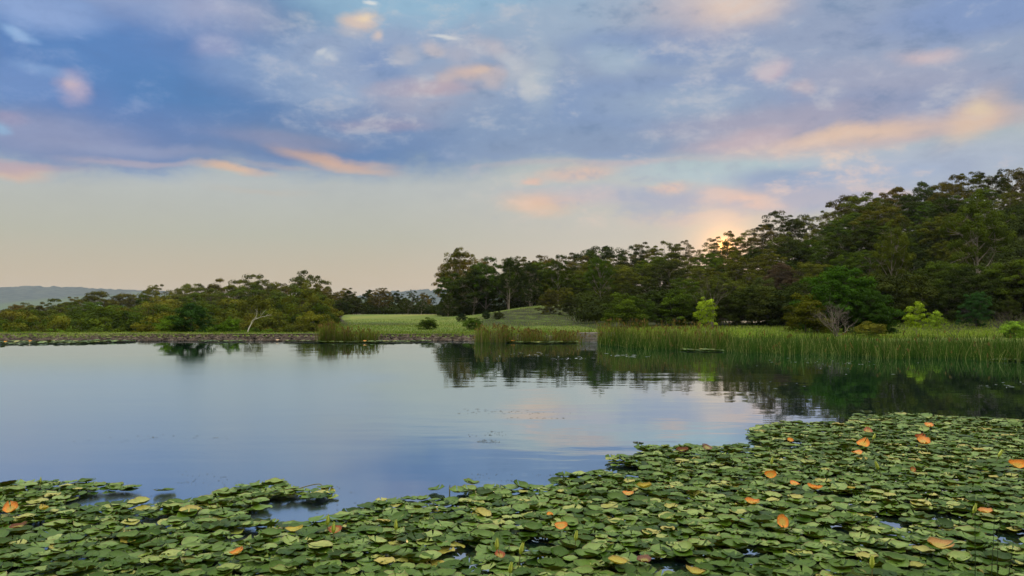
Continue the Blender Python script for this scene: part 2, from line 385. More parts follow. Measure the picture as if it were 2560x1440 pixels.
M_stone, t = mat('bank_stone')
r = island(t); n = t.noise(coords(t), 14.0, 5, 0.65)
c = t.ramp(r, [(0, (0.022, 0.015, 0.010, 1)), (0.4, (0.05, 0.034, 0.024, 1)), (0.8, (0.085, 0.06, 0.043, 1)), (1, (0.15, 0.115, 0.09, 1))])
c = t.mix(t.smooth(n, 0.4, 0.7, 0, 0.5), c, (0.06, 0.05, 0.04, 1))
out(t, principled(t, c, 0.9, 0.25))
M_slab, t = mat('pale_spillway_stone')
r = island(t); n = t.noise(coords(t), 9.0, 6, 0.7)
c = t.mix(r, (0.18, 0.145, 0.125, 1), (0.34, 0.29, 0.26, 1))
c = t.mix(t.smooth(n, 0.45, 0.62, 0, 0.7), c, (0.11, 0.085, 0.08, 1))
out(t, principled(t, c, 0.85, 0.3, bump(t, n, 0.6, 0.04)))
M_kerb, t = mat('dark_kerb'); n = t.noise(coords(t), 5.0, 4)
out(t, principled(t, t.mix(n, (0.03, 0.024, 0.02, 1), (0.10, 0.085, 0.07, 1)), 0.9, 0.2))

M_far, t = mat('far_wooded_hills')
P = t.n.new('ShaderNodeNewGeometry').outputs['Position']
pz = t.sep(P)[2]
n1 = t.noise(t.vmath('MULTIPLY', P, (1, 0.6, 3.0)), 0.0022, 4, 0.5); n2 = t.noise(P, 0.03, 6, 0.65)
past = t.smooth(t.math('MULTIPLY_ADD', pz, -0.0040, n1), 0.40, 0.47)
c = t.mix(t.smooth(n2, 0.35, 0.65), (0.05, 0.07, 0.085, 1), (0.085, 0.105, 0.11, 1))  # bluish tint puts some of the distance haze into the forest colour
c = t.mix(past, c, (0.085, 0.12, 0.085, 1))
out(t, principled(t, c, 1.0, 0.0))

# water: dark body under a Fresnel mirror, ruffled by slight ripples
M_water, t = mat('pond_water')
P = t.n.new('ShaderNodeNewGeometry').outputs['Position']
r1 = t.noise(t.vmath('MULTIPLY', P, (0.45, 1.0, 1.0)), 2.2, 3, 0.5)
r2 = t.noise(t.vmath('MULTIPLY', P, (0.35, 1.0, 1.0)), 0.55, 2, 0.5)
patch = t.smooth(t.noise(t.vmath('MULTIPLY', P, (0.5, 1.0, 1.0)), 0.12, 3, 0.5), 0.42, 0.66, 0.35, 1.0)
hgt = t.math('MULTIPLY', t.math('ADD', t.math('MULTIPLY', r1, 0.0035), t.math('MULTIPLY', r2, 0.010)), patch)
nrm = bump(t, hgt, 1.0, 1.0)
body = t.n.new('ShaderNodeBsdfDiffuse'); body.inputs[0].default_value = (0.003, 0.008, 0.011, 1)
gl = t.n.new('ShaderNodeBsdfGlossy'); wx, wy, _wz = t.sep(P)[:3]
side = t.math('ADD', t.math('MULTIPLY_ADD', wy, 0.10, wx), t.math('MULTIPLY', t.noise(P, 0.2, 3), 4.0))
ruff = t.math('MULTIPLY', t.smooth(side, 3.4, -0.6), t.smooth(wy, 37.0, 20.0))
t.put(gl.inputs['Roughness'], t.math('MULTIPLY_ADD', ruff, 0.17, 0.02)); gl.inputs[0].default_value = (0.83, 0.98, 1.08, 1)
t.put(gl.inputs['Normal'], nrm)
fr = t.n.new('ShaderNodeFresnel'); fr.inputs[0].default_value = 1.6; t.put(fr.inputs['Normal'], nrm)
mm = t.n.new('ShaderNodeMixShader'); t.put(mm.inputs[0], t.math('MULTIPLY_ADD', fr.outputs[0], 0.42, 0.56)); t.l.new(body.outputs[0], mm.inputs[1]); t.l.new(gl.outputs[0], mm.inputs[2])
out(t, mm.outputs[0])

# lily pads
def pad_mat(name, dead=False):
    m, t = mat(name)
    oi = t.n.new('ShaderNodeObjectInfo'); r = t.math('FRACT', t.math('ADD', oi.outputs['Random'], t.math('MULTIPLY', island(t), 3.7)))
    pol = attr(t, 'polar', 'Vector'); rr, th, _ = t.sep(pol)[:3]
    co = coords(t); n = t.noise(co, 16.0, 4, 0.6); nb = t.noise(co, 55.0, 3, 0.6)
    back = t.n.new('ShaderNodeNewGeometry').outputs['Backfacing']
    vein = t.smooth(t.math('ABSOLUTE', t.math('SINE', t.math('MULTIPLY', th, 6.5))), 0.0, 0.12, 1.0, 0.0)
    vein = t.math('MULTIPLY', vein, t.smooth(rr, 0.15, 0.95, 0.6, 0.15))
    if not dead:
        c = t.ramp(r, [(0.0, (0.014, 0.040, 0.003, 1)), (0.35, (0.040, 0.090, 0.004, 1)), (0.64, (0.080, 0.150, 0.008, 1)),
                       (0.82, (0.11, 0.19, 0.016, 1)), (0.94, (0.22, 0.285, 0.055, 1)), (1.0, (0.36, 0.30, 0.05, 1))])
        c = t.mix(t.smooth(n, 0.45, 0.75, 0, 0.45), c, (0.05, 0.09, 0.02, 1))
        c = t.mix(t.math('MULTIPLY', vein, 0.6), c, (0.22, 0.27, 0.09, 1))
        rim = t.smooth(t.math('MULTIPLY_ADD', n, 0.14, rr), 1.0, 1.08, 0.0, 0.8)
        c = t.mix(rim, c, t.mix(t.smooth(r, 0.5, 0.9), (0.04, 0.055, 0.012, 1), (0.16, 0.08, 0.03, 1)))
        spot = t.smooth(nb, 0.70, 0.76, 0, 0.6); c = t.mix(spot, c, (0.10, 0.055, 0.02, 1))
        cb = t.mix(t.smooth(n, 0.4, 0.7), (0.035, 0.062, 0.006, 1), (0.07, 0.045, 0.012, 1))
    else:
        c = t.mix(t.smooth(n, 0.35, 0.7), oi.outputs['Color'], t.vmath('MULTIPLY', oi.outputs['Color'], (0.75, 0.5, 0.5)))
        c = t.mix(t.smooth(t.math('MULTIPLY_ADD', n, -0.8, rr), 0.35, 0.0, 0, 0.6), c, (0.34, 0.34, 0.06, 1))
        c = t.mix(t.smooth(t.math('MULTIPLY_ADD', nb, 0.5, rr), 1.1, 1.3, 0, 0.8), c, (0.12, 0.05, 0.02, 1))
        cb = t.vmath('MULTIPLY', oi.outputs['Color'], (0.9, 0.75, 0.6))
    c = t.mix(back, c, cb)
    p = principled(t, c, t.smooth(n, 0.3, 0.7, 0.32, 0.5), t.smooth(r, 0.2, 0.9, 0.16, 0.42), bump(t, t.math('MULTIPLY_ADD', vein, -0.004, t.math('MULTIPLY', n, 0.008)), 0.8, 1.0))
    tl = t.n.new('ShaderNodeBsdfTranslucent'); t.put(tl.inputs[0], t.vmath('MULTIPLY', c, (1.3, 1.3, 0.4)))
    mm = t.n.new('ShaderNodeMixShader'); mm.inputs[0].default_value = 0.15; t.l.new(p, mm.inputs[1]); t.l.new(tl.outputs[0], mm.inputs[2])
    out(t, mm.outputs[0]); return m
M_pad = pad_mat('lily_pad_leaf'); M_deadpad = pad_mat('withered_pad_leaf', True)
def flat_mat(name, col, rough=0.6, col2=None, sc=30):
    m, t = mat(name)
    c = col if col2 is None else t.mix(t.noise(coords(t), sc, 4), col, col2)
    out(t, principled(t, c, rough, 0.35)); return m
M_bud = flat_mat('bud_sepal', (0.20, 0.26, 0.02, 1), 0.45, (0.34, 0.38, 0.04, 1)); M_budtip = flat_mat('bud_petal', (0.42, 0.46, 0.07, 1), 0.5)
M_stalk = flat_mat('stalk', (0.10, 0.07, 0.03, 1), 0.6, (0.14, 0.15, 0.05, 1))
M_scum = flat_mat('floating_scum', (0.02, 0.022, 0.015, 1), 0.8, (0.10, 0.10, 0.07, 1))
M_scum_ripple = flat_mat('pale_scum_and_ripple', (0.30, 0.32, 0.30, 1), 0.6, (0.5, 0.52, 0.5, 1))

# ------------------------------------------------------------------ ground, water, far hills
def sstep(x, a, b):
    u = np.clip((np.asarray(x, float) - a) / (b - a), 0, 1); return u * u * (3 - 2 * u)
def yshore(x):
    return np.interp(x, [-200, -60, -45, 5.2, 7, 14, 20, 32, 60, 90], [-30, 10, 46.3, 46.3, 45.5, 42, 39.5, 34, 10, -30])
def ground_z(x, y):
    x = np.asarray(x, float); y = np.asarray(y, float)
    ys = yshore(x); s = y - ys                                   # >0 beyond the pond
    wS = np.interp(x, [3, 6.5], [4.6, 1.2])
    bank = -1.0 + 1.0 * sstep(s, -1.3, 0.1) + 0.24 * np.clip(s / wS, 0, 1)
    near = -1.0 + 1.35 * sstep(y, 3.2, 1.2)                      # the near bank the photographer stands on
    z = np.maximum(bank, near)
    yy = np.maximum(y, 1.0); a = x / yy; r = np.hypot(x, y)
    land = (s > 0.2)
    # valley below the dam on the left
    vall = sstep(a, -0.205, -0.27) * sstep(y, 53.5, 74)
    z = z - 7.5 * vall
    z = z + 2.0 * sstep(a, -0.25, -0.5) * 0
    z = z + 4.0 * sstep(a, -0.22, -0.30) * sstep(r, 150, 280)
    # far side beyond the field drops away
    z = z - 6.0 * sstep(r, 175, 320) * sstep(a, 0.05, -0.05)
    # wooded hill on the right
    z = z + 15.5 * np.clip((a - 0.09) / 0.49, 0, 1.25) * sstep(r, 62, 165) * (y > 5)
    # knoll
    z = z + 1.7 * np.exp(-(((x - 4.5) / 9.0) ** 2 + ((y - 104) / 16.0) ** 2)) + 1.2 * np.exp(-(((x - 16) / 12.0) ** 2 + ((y - 118) / 14.0) ** 2))
    # gentle relief
    z = z + land * (0.05 * np.sin(x * 0.21 + 1) * np.sin(y * 0.17) + 0.25 * np.sin(x * 0.045 + 2) * np.sin(y * 0.05 + 1) * sstep(y, 55, 110))
    return z
def gz(x, y): return float(ground_z(np.array([x]), np.array([y]))[0])
xs = np.concatenate([-np.geomspace(9000, 62, 45), np.arange(-60, 60.1, 1.0), np.geomspace(62, 9000, 45)])
ys = np.concatenate([-np.geomspace(6000, 12, 18), np.arange(-10, 0.1, 1.0), np.arange(0.4, 5, 0.3), np.arange(5, 28, 1.5),
                     np.arange(28, 52, 0.3), np.arange(52, 130, 1.3), np.geomspace(132, 9000, 60)])
XX, YY = np.meshgrid(xs, ys); ZZ = ground_z(XX, YY)
nx, ny = len(xs), len(ys)
idx = np.arange(nx * ny).reshape(ny, nx)
q = np.stack([idx[:-1, :-1], idx[:-1, 1:], idx[1:, 1:], idx[1:, :-1]], -1).reshape(-1, 4)
aa = XX / np.maximum(YY, 1); rr0 = np.hypot(XX, YY)
litter_and_shade = sstep(aa, .08, .12) * sstep(rr0, 60, 66) * (YY > 5) + sstep(aa, -.2, -.24) * sstep(YY, 56, 62) + sstep(YY, 104, 116) * sstep(aa, -.06, -.03) + sstep(YY, 172, 178) + .56 * sstep(aa, -.08, -.03) * sstep(aa, .14, .10) * sstep(YY, 64, 74) * sstep(YY, 106, 100)  # leaf litter in the woods; knoll term paints tree shade and darker long grass
g = link('ground', mesh_np('ground', np.stack([XX, YY, ZZ], -1).reshape(-1, 3), q, M_ground, smooth=True, tone=np.clip(litter_and_shade, 0, 1).ravel()))
prop(g, 'mown green grass ground with pale dry patches around the pond', 'ground', kind='structure')

wv = [(-110, 0.5, 0), (110, 0.5, 0), (110, 47.0, 0), (-110, 47.0, 0)]
wa = link('water', mesh_np('water', wv, [(0, 1, 2, 3)], M_water))
prop(wa, 'calm dark pond mirroring blue cloud and the trees', 'pond', kind='structure')

rng = np.random.default_rng(5)
def fbm1(x, seed, octs=5, f0=1.0):
    rr = np.random.default_rng(seed); v = np.zeros_like(x, dtype=float); a_ = 1.0
    for o_ in range(octs):
        v += a_ * np.sin(x * f0 * 2 ** o_ + rr.uniform(0, 6.28)) * np.cos(x * f0 * 1.37 * 2 ** o_ + rr.uniform(0, 6.28)); a_ *= 0.55
    return v
hx = np.linspace(-2600, 2600, 520); hy = np.linspace(1500, 4200, 110)
HX, HY = np.meshgrid(hx, hy)
prof = np.interp(hx, [-2600, -1900, -1600, -1400, -1120, -800, -340, 0, 700, 2600], [56, 64, 64, 54, 12, 8, 50, 50, 50, 50])
crest = prof[None, :] + 3.2 * fbm1(HX, 3, 5, 0.006)
t1 = sstep(HY, 1500, 3000); back_ = sstep(HY, 3000, 4200)
HZ = -45 + (crest + 45) * t1 ** 0.8 * (1 - 0.6 * back_) + 5 * fbm1(HX + HY * 1.7, 8, 4, 0.004) * t1
nr = np.random.default_rng(11).random(HX.shape)
HZ += (nr ** 2) * 9.0 * sstep(HY, 2500, 2900)
nx2, ny2 = len(hx), len(hy); idx = np.arange(nx2 * ny2).reshape(ny2, nx2)
q = np.stack([idx[:-1, :-1], idx[:-1, 1:], idx[1:, 1:], idx[1:, :-1]], -1).reshape(-1, 4)
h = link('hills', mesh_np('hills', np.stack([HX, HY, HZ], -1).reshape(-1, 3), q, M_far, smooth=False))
prop(h, 'distant blue-grey wooded hills with pale green pasture', 'hills', kind='structure')

# dirt path curving round the knoll and along the foot of the wood
pp = [(20, 128), (13.5, 118), (10.6, 110), (10.0, 100), (11.5, 90), (15, 80), (20, 74), (26, 71)]
pts = []
for i in range(len(pp) - 1):
    for u in np.linspace(0, 1, 8, endpoint=False):
        p0 = Vector(pp[max(i - 1, 0)]); p1 = Vector(pp[i]); p2 = Vector(pp[i + 1]); p3 = Vector(pp[min(i + 2, len(pp) - 1)])
        pts.append(0.5 * ((2 * p1) + (p2 - p0) * u + (2 * p0 - 5 * p1 + 4 * p2 - p3) * u * u + (-p0 + 3 * p1 - 3 * p2 + p3) * u ** 3))
vs = []; fs = []
for i, p in enumerate(pts):
    tdir = (pts[min(i + 1, len(pts) - 1)] - pts[max(i - 1, 0)]).normalized(); nn = Vector((-tdir.y, tdir.x))
    for j in range(5):
        w_ = (j - 2) / 2 * (1.25 + 0.15 * math.sin(i * 0.9)); x_, y_ = p + nn * w_
        vs.append((x_, y_, gz(x_, y_) + 0.06 - 0.05 * abs(j - 2) / 2))
    if i: 
        for j in range(4): fs.append(((i - 1) * 5 + j, (i - 1) * 5 + j + 1, i * 5 + j + 1, i * 5 + j))
o = link('path', mesh_np('path', vs, fs, M_path, smooth=True)); prop(o, 'pale dirt track curving round the grassy knoll', 'path', kind='structure')

# ------------------------------------------------------------------ stone bank of the dam
def rock(c, s, rnd):
    """an irregular squashed stone"""
    base = []
    n_ = 6
    zs = [(-1, .35), (-.45, .9), (.35, .95), (1, .45)]
    rot = rnd.uniform(0, 6.28); sx, sy, sz = s * rnd.uniform(.8, 1.35), s * rnd.uniform(.7, 1.1), s * rnd.uniform(.5, .8)
    for z_, r_ in zs:
        for k_ in range(n_):
            a_ = rot + 2 * math.pi * k_ / n_; q_ = r_ * rnd.uniform(.8, 1.12)
            base.append((c[0] + math.cos(a_) * q_ * sx, c[1] + math.sin(a_) * q_ * sy, c[2] + z_ * sz * rnd.uniform(.85, 1.1)))
    f = []
    for i in range(3):
        for k_ in range(n_):
            f.append((i * n_ + k_, i * n_ + (k_ + 1) % n_, (i + 1) * n_ + (k_ + 1) % n_, (i + 1) * n_ + k_))
    f.append(tuple(range(n_))[::-1]); f.append(tuple(3 * n_ + k_ for k_ in range(n_)))
    return base, f
rnd = random.Random(4)
A = Acc(); x_ = -47.0
bank = empty('stone_bank', (-20, 46.0, 0)); prop(bank, 'low sloping dam bank of rough brown stones ending at a dark kerb', 'stone bank')
for i in range(3000):      # stones strewn over the sloping face, thickest along the waterline
    x_ = rnd.uniform(-47, 3.8); u_ = rnd.random() ** 1.4; y_ = 45.7 + u_ * 4.3
    A.add(*rock((x_, y_ + rnd.uniform(-.1, .1), .24 * u_ * 4.3 / 4.6 + .01), rnd.uniform(.05, .15) * (1.15 - .5 * u_), rnd))
link('stones', A.mesh('bank_stones', M_stone), bank).location = (20, -46.0, 0)
A = Acc()
for i in range(36):
    x0 = -47 + i * 1.46; dz_ = rnd.uniform(-.02, .01); dy_ = rnd.uniform(-.03, .03)
    v = []
    for zz in (.18 + dz_, .27 + dz_):
        for (a_, b_) in ((0, 0), (1.44, 0), (1.44, .18), (0, .18)): v.append((x0 + a_ + rnd.uniform(-.01, .01), 50.3 + dy_ + b_, zz + rnd.uniform(-.008, .008)))
    A.add(v, [(0, 3, 2, 1), (4, 5, 6, 7), (0, 1, 5, 4), (1, 2, 6, 5), (2, 3, 7, 6), (3, 0, 4, 7)])
link('kerb', A.mesh('bank_kerb', M_kerb), bank).location = (20, -46.0, 0)
# pale spillway section at its right end
sp = empty('stone_spillway', (4.65, 45.2, 0)); prop(sp, 'pale blocky stone spillway between the middle and right reed beds', 'spillway')
A = Acc()
for row in range(5):
    x0 = 3.65 + rnd.uniform(-.05, .05)
    while x0 < 5.75:
        w_ = rnd.uniform(.18, .42); h_ = .125; z0 = -.12 + row * .13; yo = 45.1 + row * .05 + rnd.uniform(-.03, .03)
        v = []
        for zz in (z0, z0 + h_ - .02):
            for (a_, b_) in ((0, 0), (w_ - .02, 0), (w_ - .02, .5), (0, .5)):
                v.append((x0 + a_ + rnd.uniform(-.02, .02), yo + b_ + rnd.uniform(-.02, .02), zz + rnd.uniform(-.012, .012)))
        A.add(v, [(0, 3, 2, 1), (4, 5, 6, 7), (0, 1, 5, 4), (1, 2, 6, 5), (2, 3, 7, 6), (3, 0, 4, 7)]); x0 += w_
link('blocks', A.mesh('spillway_blocks', M_slab), sp).location = (-4.65, -45.2, 0)

# ------------------------------------------------------------------ foliage generator
def leaf_quads(rg, C, RAD, n, size, droop=0.4, fill=0.15, zlo=-0.3):
    """diamond leaf sprays over the shells of clumps C (k,3) with radii RAD (k,3); -> verts, faces, clump ids"""
    kk = len(C); N = kk * n
    ids = np.repeat(np.arange(kk), n)
    d = rg.normal(size=(N, 3)); d /= np.linalg.norm(d, axis=1)[:, None]
    low = d[:, 2] < zlo; d[low, 2] *= -0.6
    d /= np.linalg.norm(d, axis=1)[:, None]
    rad = np.where(rg.random(N) < fill, rg.uniform(0.2, 0.8, N), rg.uniform(0.78, 1.08, N))
    p = C[ids] + d * RAD[ids] * rad[:, None]
    nrm = d / RAD[ids]; nrm /= np.linalg.norm(nrm, axis=1)[:, None]
    nrm = nrm + rg.normal(scale=0.24, size=(N, 3)); nrm /= np.linalg.norm(nrm, axis=1)[:, None]
    tg = rg.normal(size=(N, 3)); tg[:, 2] -= droop * 2
    tg -= nrm * np.sum(tg * nrm, 1)[:, None]; tg /= np.linalg.norm(tg, axis=1)[:, None] + 1e-9
    bt = np.cross(nrm, tg)
    L = (size * rg.uniform(0.6, 1.3, N))[:, None]; W = L * rg.uniform(0.3, 0.55, N)[:, None]
    v = np.stack([p - tg * L, p + bt * W, p + tg * L, p - bt * W], 1).reshape(-1, 3)
    f = np.arange(N * 4).reshape(N, 4)
    return v, f, np.repeat(ids, 4)

def make_tree(seed, H=10.0, Wd=7.0, bare=0.35, lobes=8, sub=9, leaves=75, leaf=0.17, clump=0.75, flat=0.6, sparse=0.0, trunk_r=0.2, lean=0.3, umbrella=0.5, low=False, fill=.15, spread_pow=1.0):
    """returns (crown mesh data, trunk mesh data): tapered trunk, limbs to every lobe, twigs to the clumps"""
    rg = np.random.default_rng(seed); A = Acc()
    z0 = H * bare
    bend = rg.uniform(-lean, lean, 2)
    def axis(u): return Vector((bend[0] * math.sin(u * 2.2), bend[1] * math.sin(u * 1.8), u * H * 0.86))
    A.add(*tube([axis(u) for u in np.linspace(-0.03, 1, 9)], [trunk_r * (1.25 if u_ == 0 else 1 - 0.85 * u_ / 8) for u_ in range(9)], 7))
    LC = []
    for i in range(lobes):
        u = (i + rg.uniform(0.1, 0.9)) / lobes                 # height fraction in crown
        ang_ = i * 2.399 + rg.uniform(-.5, .5)
        env = math.sin(math.pi * min(1, (u * 0.75 + 0.22))) ** spread_pow if not low else math.sqrt(max(0.02, 1 - (u * 0.95) ** 2))
        rr_ = Wd * 0.5 * env * rg.uniform(0.45, 0.8)
        if i == lobes - 1: rr_ *= 0.3
        c = Vector((math.cos(ang_) * rr_, math.sin(ang_) * rr_, z0 + (H - z0) * (0.12 + 0.76 * u)))
        c.x += bend[0] * .8; c.y += bend[1] * .8
        LC.append(c)
        start = axis(max(0.12, (c.z / H - 0.22) / 0.86))
        mid = start.lerp(c, 0.5) + Vector((0, 0, -0.25 * rg.random() + .1)) + Vector(rg.normal(scale=.18, size=3))
        A.add(*tube([start, start.lerp(mid, .5) + Vector(rg.normal(scale=.08, size=3)), mid, c], [trunk_r * .42, trunk_r * .34, trunk_r * .26, trunk_r * .12], 5))
    C = []; RD = []
    for c in LC:
        Rl = Wd * rg.uniform(0.17, 0.26)
        m_ = max(3, int(sub * rg.uniform(.7, 1.3)))
        for j in range(m_):
            if rg.random() < sparse: continue
            th = rg.uniform(0, 6.283); ph = math.acos(rg.uniform(-0.35 if not low else -.7, 1))
            q_ = Vector((math.sin(ph) * math.cos(th), math.sin(ph) * math.sin(th), math.cos(ph) * (flat + .15))) * Rl * rg.uniform(.75, 1.15)
            cc = c + q_; s_ = clump * rg.uniform(.6, 1.25)
            C.append(cc); RD.append((s_, s_, s_ * flat))
            A.add(*tube([c, c.lerp(cc, .5) + Vector(rg.normal(scale=.07, size=3)), cc], [trunk_r * .13, trunk_r * .09, trunk_r * .04], 4))
    C = np.array(C); RD = np.array(RD)
    v, f, ids = leaf_quads(rg, C, RD, leaves, leaf, fill=fill)
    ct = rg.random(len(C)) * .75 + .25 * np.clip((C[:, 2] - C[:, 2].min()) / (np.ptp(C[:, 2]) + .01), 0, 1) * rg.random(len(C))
    top = float(v[:, 2].max())
    return (mesh_np('tree_crown', v, f, M_leaf, tone=ct[ids]), A, top)

KINDS = {}
def kind(nm, n, bark, **kw):
    KINDS[nm] = []
    for i in range(n):
        cm, A, top = make_tree(hash_seed(nm) + i, **kw)
        KINDS[nm].append((cm, A.mesh('tree_trunk', bark, True), top))
def hash_seed(s): return sum(ord(ch) * (i + 3) for i, ch in enumerate(s)) * 7
kind('dome', 6, M_bark_dark, H=8, Wd=9, bare=.03, lobes=14, sub=12, leaves=140, leaf=.135, clump=.74, flat=.95, low=True, lean=.3)
kind('gum', 6, M_bark, H=12, Wd=9.5, bare=.10, lobes=11, sub=13, leaves=140, leaf=.145, clump=.80, flat=.9, trunk_r=.22, lean=.8, spread_pow=.7)
kind('open', 6, M_bark, H=12, Wd=9, bare=.30, lobes=10, sub=10, leaves=125, leaf=.13, clump=.64, flat=.9, sparse=.08, trunk_r=.17, lean=1.1, fill=.1)
kind('tall', 4, M_bark, H=14, Wd=10, bare=.34, lobes=11, sub=13, leaves=140, leaf=.145, clump=.85, flat=.9, trunk_r=.28, lean=.9)
kind('bush', 4, M_bark_dark, H=3.2, Wd=3.8, bare=.0, lobes=12, sub=9, leaves=85, leaf=.10, clump=.48, flat=.85, low=True, trunk_r=.06, lean=.1)
kind('sapling', 3, M_bark, H=2.4, Wd=1.7, bare=.14, lobes=11, sub=8, leaves=42, leaf=.06, clump=.22, flat=.85, trunk_r=.022, lean=.12, sparse=.1)
kind('thicket', 2, M_bark_dark, H=5.5, Wd=6.5, bare=.0, lobes=20, sub=12, leaves=120, leaf=.11, clump=.6, flat=.8, low=True, trunk_r=.12, lean=.3)

tree_rnd = random.Random(21)
def plant(nm, x, y, ztop, name, label, cat, group=None, wide=1.0, col=(0.05, 0.065, 0.02), zbase=None, hmax=None):
    """a tree as an empty with trunk and crown, its top at height ztop"""
    cm, tm, top = KINDS[nm][tree_rnd.randrange(len(KINDS[nm]))]
    zb = gz(x, y) if zbase is None else zbase
    hh = max(1.0, ztop - zb)
    sz = hh / top
    o = empty(name, (x, y, zb - 0.05), tree_rnd.uniform(0, 6.283)); o.scale = (sz * wide, sz * wide, sz)
    prop(o, label, cat, group)
    a = link('trunk', tm, o); b = link('crown', cm, o)
    v = tree_rnd.uniform(.8, 1.22)
    b.color = (col[0] * v * tree_rnd.uniform(.88, 1.15), col[1] * v, col[2] * v * tree_rnd.uniform(.8, 1.15), 1)
    return o

ORD = ['first', 'second', 'third', 'fourth', 'fifth', 'sixth', 'seventh', 'eighth', 'ninth', 'tenth', 'eleventh', 'twelfth', 'thirteenth',
       'fourteenth', 'fifteenth', 'sixteenth', 'seventeenth', 'eighteenth', 'nineteenth', 'twentieth', 'twenty-first', 'twenty-second',
       'twenty-third', 'twenty-fourth', 'twenty-fifth', 'twenty-sixth', 'twenty-seventh', 'twenty-eighth', 'twenty-ninth', 'thirtieth']
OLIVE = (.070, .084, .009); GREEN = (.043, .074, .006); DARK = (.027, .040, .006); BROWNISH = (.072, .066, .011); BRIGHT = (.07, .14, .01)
def row(name, kinds, px0, px1, n, D, tops, what, where, cat, group, wide=(.9, 1.2), cols=(OLIVE, GREEN), dj=.06, tj=8, skip=(), openr=None):
    """one depth row of a wood; tops = list of (px, py) its silhouette follows"""
    tx = [a for a, _ in tops]; ty = [b for _, b in tops]
    spots = []
    for i in range(n):
        px = px0 + (px1 - px0) * (i + .5 + tree_rnd.uniform(-.3, .3)) / n
        spots.append(px)
    vis = sorted(p for p in spots)
    left = [p for p in vis if p > -60]
    for px in vis:
        if any(a < px < b for a, b in skip): continue
        Dd = (D(px) if callable(D) else D) * tree_rnd.uniform(1 - dj, 1 + dj)
        py = np.interp(px, tx, ty) + tree_rnd.uniform(-tj * .4, tj)
        p = at_dist(px, py, Dd)
        kd = 'open' if (openr and openr[0] < px < openr[1]) else tree_rnd.choice(kinds)
        c = tree_rnd.choice(cols)
        look = {OLIVE: 'olive', GREEN: 'deep green', DARK: 'dark', BROWNISH: 'brown-green', BRIGHT: 'fresh green'}[c]
        if px in left:
            num = ORD[min(left.index(px), 29)]
            lab = f'{look} {what}, {num} from left {where}'
        else: lab = f'{look} {what} beyond the left edge {where}'
        plant(kd, p.x, p.y, p.z, name, lab, cat, group, wide=tree_rnd.uniform(*wide), col=c)

SKY_L = [(-300, 780), (0, 766), (50, 748), (120, 752), (200, 736), (235, 722), (300, 742), (350, 712), (420, 704), (480, 704), (525, 692), (580, 696), (650, 684), (700, 706), (765, 674), (800, 696), (828, 735), (840, 770)]
def sh(t_, d): return [(a, b + d) for a, b in t_]
LW = [(a, 765 + (b - 765) * .55 + 6) for a, b in SKY_L]
row('gum_tree', ['open', 'gum', 'gum'], -260, 830, 25, 235, SKY_L, 'open gum tree', 'on the skyline of the left wood', 'tree', 'skyline trees of the left wood', cols=(OLIVE, BROWNISH), tj=6, wide=(1.0, 1.3))
row('gum_tree', ['dome', 'gum'], -280, 835, 20, 190, [(a, 765 + (b - 765) * .8 + 10) for a, b in SKY_L], 'gum tree', 'in the back row of the left wood', 'tree', 'back row of the left wood', wide=(1.25, 1.7), cols=(OLIVE, GREEN, GREEN))
row('round_tree', ['dome'], -280, 835, 19, 150, [(a, 765 + (b - 765) * .55 + 16) for a, b in SKY_L], 'rounded tree', 'in the middle row of the left wood', 'tree', 'middle row of the left wood', wide=(1.2, 1.6), cols=(OLIVE, GREEN, GREEN))
row('round_tree', ['dome'], -280, 830, 17, 118, [(a, 765 + (b - 765) * .35 + 10) for a, b in SKY_L], 'rounded tree', 'in the lower row of the left wood', 'tree', 'lower row of the left wood', wide=(1.2, 1.55), cols=(OLIVE, GREEN))
row('round_tree', ['dome'], -280, 820, 15, 88, [(-300, 788), (160, 783), (300, 786), (450, 775), (600, 780), (700, 764), (790, 766), (840, 785)], 'rounded tree', 'in the front row of the left wood', 'tree', 'front row of the left wood', wide=(1.05, 1.35), cols=(GREEN, OLIVE), tj=14)
row('shrub', ['bush'], -260, 800, 20, 58, [(-300, 822), (0, 815), (300, 820), (420, 806), (700, 822), (800, 812)], 'leafy shrub', 'behind the kerb of the dam bank', 'shrub', 'shrubs behind the dam bank', wide=(1., 1.5), cols=(GREEN, BRIGHT, OLIVE), tj=8, dj=.03)
# singled-out trees at the dam
p = at_dist(478, 752, 55); plant('bush', p.x, p.y, p.z, 'bushy_tree', 'tallest bright green bushy tree just behind the dam bank, mirrored in the pond', 'tree', col=(.028, .07, .014), wide=1.1)
p = at_dist(430, 785, 55.5); plant('bush', p.x, p.y, p.z, 'shrub', 'low spreading green shrub beside the tallest bushy tree on the dam', 'shrub', col=BRIGHT, wide=1.6)
p = at_dist(580, 788, 55.5); plant('bush', p.x, p.y, p.z, 'shrub', 'rounded green shrub beside the white dead tree on the dam', 'shrub', col=BRIGHT, wide=1.0)
for px_c, py_c, D_, lab in ((640, 735, 105, 'broad olive tree above the white dead tree on the dam'), (705, 745, 100, 'big domed tree behind the right end of the left wood'), (770, 700, 120, 'tallest broad tree at the right end of the left wood'), (800, 755, 95, 'drooping dark tree at the edge of the green field')):
    p = at_dist(px_c, py_c, D_); plant('dome', p.x, p.y, p.z, 'round_tree', lab, 'tree', col=tree_rnd.choice((OLIVE, GREEN)), wide=.85)

